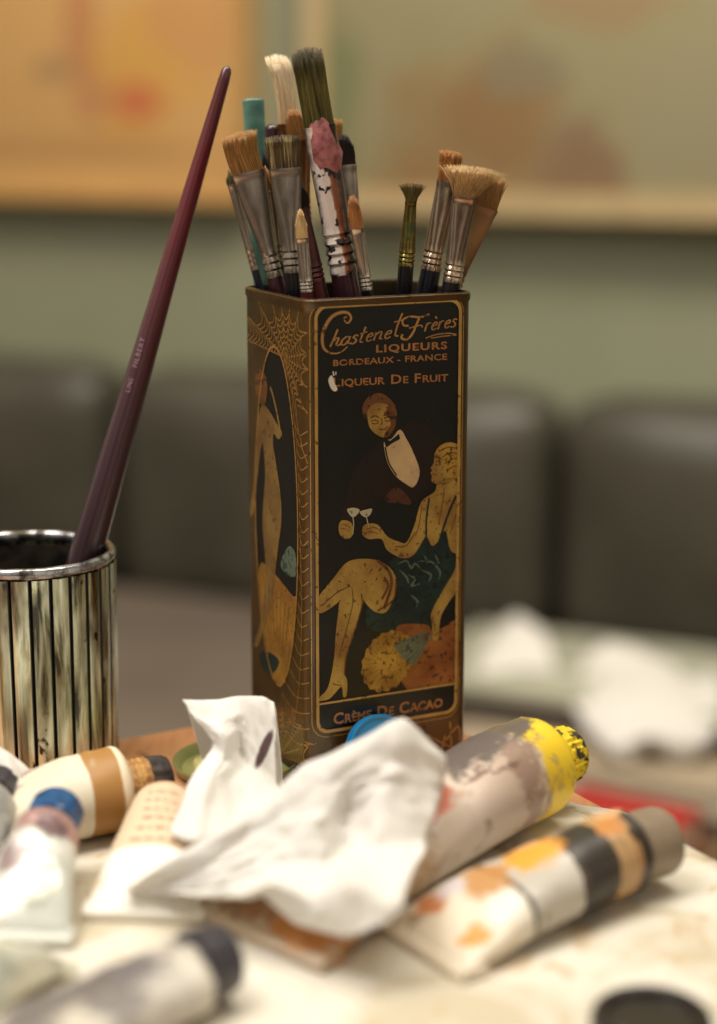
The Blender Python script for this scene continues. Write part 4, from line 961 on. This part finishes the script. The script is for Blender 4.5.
sheet([
 [(160,862,.63),(205,840,.64),(262,815,.645),(315,800,.65),(365,800,.655),(412,800,.66),(446,800,.65)],
 [(126,890,.012),(190,850,.583),(262,803,.598),(305,764,.604),(352,744,.606),(404,719,.610),(444,757,.612)],
 [(134,892,.011),(204,866,.578),(262,830,.588),(312,804,.590),(348,782,.596),(396,762,.600),(444,784,.606)],
 [(150,893,.012),(214,878,.574),(270,850,.580),(318,836,.578),(345,812,.596),(384,796,.590),(436,812,.596)],
 [(165,894,.013),(228,888,.570),(280,868,.572),(322,868,.570),(346,848,.586),(378,846,.574),(424,842,.584)],
 [(180,894,.016),(236,894,.022),(272,886,.028),(318,900,.026),(352,878,.036),(384,888,.034),(412,874,.036)],
 [(200,896,.012),(244,899,.014),(262,898,.020),(296,924,.016),(344,936,.018),(388,920,.028),(406,898,.034)]],
 label='large crumpled white tissue lying over the big yellow capped tube', crumple=.0019, seed=2)
tA = sheet([
 [(226,838,.675),(240,830,.68),(262,822,.68),(276,812,.68),(284,800,.68)],
 [(184,704,.668),(212,703,.672),(238,700,.674),(262,698,.676),(274,702,.674)],
 [(190,712,.660),(214,722,.660),(236,712,.664),(258,722,.668),(276,740,.668)],
 [(208,735,.656),(226,738,.652),(240,730,.662),(256,750,.660),(275,775,.662)],
 [(212,748,.654),(224,758,.650),(238,752,.662),(252,772,.656),(278,792,.655)],
 [(187,786,.632),(206,784,.628),(224,780,.640),(246,800,.640),(284,802,.645)],
 [(170,834,.610),(192,842,.604),(218,834,.612),(246,836,.618),(290,826,.630)]],
 label='twisted white tissue standing upright with a pointed corner, left of the larger one', crumple=.0011, seed=5, sharp=.35)
t = NT('smeared_tissue'); q = V(264,752,.660)-tA.location
mp = t.n('ShaderNodeMapping', vector_type='TEXTURE'); t.l(t.co, mp.inputs[0]); mp.inputs['Location'].default_value = q; mp.inputs['Scale'].default_value = (.30, 4, 1); mp.inputs['Rotation'].default_value = (0, R(28), 0)
ln = t.n('ShaderNodeVectorMath', operation='LENGTH'); t.l(mp.outputs[0], ln.inputs[0])
t.fin(t.mix(t.mapr(ln.outputs['Value'], .0075, .0055), (243,241,236), (96,74,76)), .85, spec=.2)
tr = t.n('ShaderNodeBsdfTranslucent'); tr.inputs[0].default_value = lin((250,246,240)); mx = t.n('ShaderNodeMixShader'); mx.inputs[0].default_value = .22
t.l(t.b.outputs[0], mx.inputs[1]); t.l(tr.outputs[0], mx.inputs[2]); t.l(mx.outputs[0], t.out.inputs[0])
tA.data.materials[0] = t.m
sheet([
 [(-60,790,.68),(-20,775,.68),(10,770,.68),(30,785,.68)],
 [(-60,760,.66),(-20,742,.66),(8,748,.66),(28,770,.66)],
 [(-60,790,.64),(-20,775,.645),(10,778,.645),(32,792,.65)],
 [(-60,815,.63),(-20,812,.63),(8,806,.635),(28,800,.645)]],
 label='small white tissue wad at the left edge before the ribbed cup', crumple=.002, seed=8)
# white napkin on the magazine, hanging over its front
sheet([
 [(585,655,1.69),(610,640,1.70),(645,650,1.68),(680,668,1.66),(716,670,1.65)],
 [(575,680,1.62),(608,672,1.64),(645,668,1.62),(684,680,1.60),(722,684,1.60)],
 [(574,705,1.56),(605,700,1.55),(648,705,1.53),(684,706,1.53),(722,712,1.53)],
 [(590,735,1.52),(612,748,1.49),(648,735,1.49),(682,748,1.48),(716,732,1.50)],
 [(612,752,1.52),(628,766,1.49),(650,742,1.50),(680,766,1.49),(704,748,1.50)]],
 name='napkin', label='bright white crumpled napkin draped over the books on the bench', crumple=.004, seed=12, cat='napkin', zmin=-.5)
sheet([
 [(474,645,1.80),(498,628,1.80),(516,614,1.79),(540,628,1.77)],
 [(470,662,1.70),(498,640,1.72),(518,620,1.74),(548,640,1.70)],
 [(462,684,1.62),(492,674,1.64),(522,670,1.645),(556,672,1.64)]],
 name='paper_scrap', label='folded white paper scrap standing on the magazine beside the tin', crumple=.001, seed=14, cat='paper', zmin=-.5)

# ================================================================== SMALL THINGS
dc = P(236, 770); dish = empty('round_dish', (dc.x, dc.y, .0), 'shallow olive green round dish lying on the table behind the tissues', 'dish')
m_ol = simple('olive_glaze', (134,136,84), (112,116,66), .4, scale=50, coat=.3); t_ = M()
t_.loft([ring(z, r, r, 48) for r, z in ((.022, 0), (.0255, .001), (.0272, .0045), (.0268, .0055), (.0255, .0045), (.023, .002), (.001, .0016))]); t_.build('dish_body', m_ol, dish)
t_ = M(); rr = []
for r, z in ((.019, .0016), (.018, .0030), (.010, .0042), (.001, .0046)): rr.append([((r+.003*noise.noise(Vector((math.cos(a)*2, math.sin(a)*2, r*90))))*math.cos(a), (r+.003*noise.noise(Vector((math.cos(a)*2, math.sin(a)*2, r*90))))*math.sin(a), z) for a in [2*math.pi*i/32 for i in range(32)]])
t_.loft(rr, True, True); t_.build('dried_paint', simple('dried_ochre_paint', (190,180,120), (150,150,90), .5, scale=90), dish)
# blue lid leaning on the tin front
lean = R(20); lr = .0150; fp = hit(370, 760, TC, -f2); fp.z = 0
lx = f1; ln_ = (-f2*math.cos(lean)+Vector((0,0,1))*math.sin(lean)); lup = lx.cross(ln_)*-1 if lx.cross(ln_).z < 0 else lx.cross(ln_)
bc = fp-f2*(2*lr*math.sin(lean)+.0068); cen = bc+lup*lr+Vector((0,0,.0008+.005*math.sin(lean)*0))
lid = empty('jar_lid', cen, 'bright blue round lid leaning against the front of the tin', 'lid', rot=Matrix((lx, lup, ln_)).transposed())
t_ = M(); t_.loft([ring(z, r, r, 48) for r, z in ((.0135, -.005), (lr, -.0048), (lr, -.0005), (lr*.96, .0004), (lr*.90, .0), (lr*.88, -.0006), (.001, -.0006))]); t_.build('lid_shell', simple('blue_plastic', (22,128,184), (18,118,172), .3, coat=.2), lid)
t_ = M(); t_.loft([ring(z, r, r, 40, cy=-.002) for r, z in ((.0088, -.0006), (.0088, .0000), (.0080, .0003))]); t_.build('pale_paper_disc', simple('pale_disc', (206,222,228), (190,210,220), .4), lid)
# black lid, bottom right
bc = P(652, 1018, .012); bl = empty('black_cap', (bc.x, bc.y, PZ), 'round black plastic cap at the lower right edge', 'cap')
t_ = M(); rr = []
for r, z in ((.0175, 0), (.0182, .001), (.0182, .0095), (.0177, .0114), (.0164, .0124), (.0146, .0118), (.0136, .0096), (.001, .0090)):
    rr.append([((r*(1+(.012*math.cos(a*36) if .0005 < z < .0098 and r > .018 else 0)))*math.cos(a), (r*(1+(.012*math.cos(a*36) if .0005 < z < .0098 and r > .018 else 0)))*math.sin(a), z) for a in [2*math.pi*i/144 for i in range(144)]])
t_.loft(rr); t_.build('cap_shell', simple('black_plastic', (38,30,28), (30,24,22), .3, scale=40), bl)

# ================================================================== LIGHT
def area(name, loc_, tgt, sx, sy, power, col):
    l = bpy.data.lights.new(name, 'AREA'); l.shape = 'RECTANGLE'; l.size = sx; l.size_y = sy; l.energy = power; l.color = col
    o = bpy.data.objects.new(name, l); COL.objects.link(o); o.location = loc_
    o.rotation_euler = (Vector(tgt)-Vector(loc_)).to_track_quat('-Z', 'Y').to_euler(); return o
area('table_lamp_light', (-.55, .45, 1.15), (0, .62, 0), .55, .45, 9.0, (1, .97, .93))
area('ceiling_wall_light', (.1, .9, 1.85), (.05, 2.2, .05), 1.6, .4, 43, (1, .92, .78))
w = bpy.data.worlds.new('room_light'); SC.world = w; w.use_nodes = True; nt = w.node_tree; bg = nt.nodes['Background']
tc = nt.nodes.new('ShaderNodeTexCoord'); sp = nt.nodes.new('ShaderNodeSeparateXYZ'); nt.links.new(tc.outputs['Generated'], sp.inputs[0])
mr = nt.nodes.new('ShaderNodeMapRange'); nt.links.new(sp.outputs[2], mr.inputs[0]); mr.inputs[1].default_value = -1; mr.inputs[2].default_value = 1
rp = nt.nodes.new('ShaderNodeValToRGB'); e = rp.color_ramp.elements; e[0].color = (.10,.08,.06,1); e[1].color = (.95,.91,.85,1); e[0].position = .35; e[1].position = .9
nt.links.new(mr.outputs[0], rp.inputs[0])
nz = nt.nodes.new('ShaderNodeTexNoise'); nt.links.new(tc.outputs['Generated'], nz.inputs['Vector']); nz.inputs['Scale'].default_value = 1.9; nz.inputs['Detail'].default_value = 1
r2 = nt.nodes.new('ShaderNodeValToRGB'); e = r2.color_ramp.elements; e[0].color = (.25,.20,.16,1); e[1].color = (2.2,2.0,1.75,1); e[0].position = .42; e[1].position = .62
nt.links.new(nz.outputs[0], r2.inputs[0])
mu = nt.nodes.new('ShaderNodeMix'); mu.data_type = 'RGBA'; mu.blend_type = 'MULTIPLY'; mu.inputs[0].default_value = 1
nt.links.new(rp.outputs[0], mu.inputs[6]); nt.links.new(r2.outputs[0], mu.inputs[7]); nt.links.new(mu.outputs[2], bg.inputs[0]); bg.inputs[1].default_value = .6
vs_ = SC.view_settings; vs_.view_transform = 'Standard'; vs_.look = 'None'; vs_.gamma = 1; vs_.exposure = 0; vs_.use_curve_mapping = False
SC.cycles.use_denoising = True
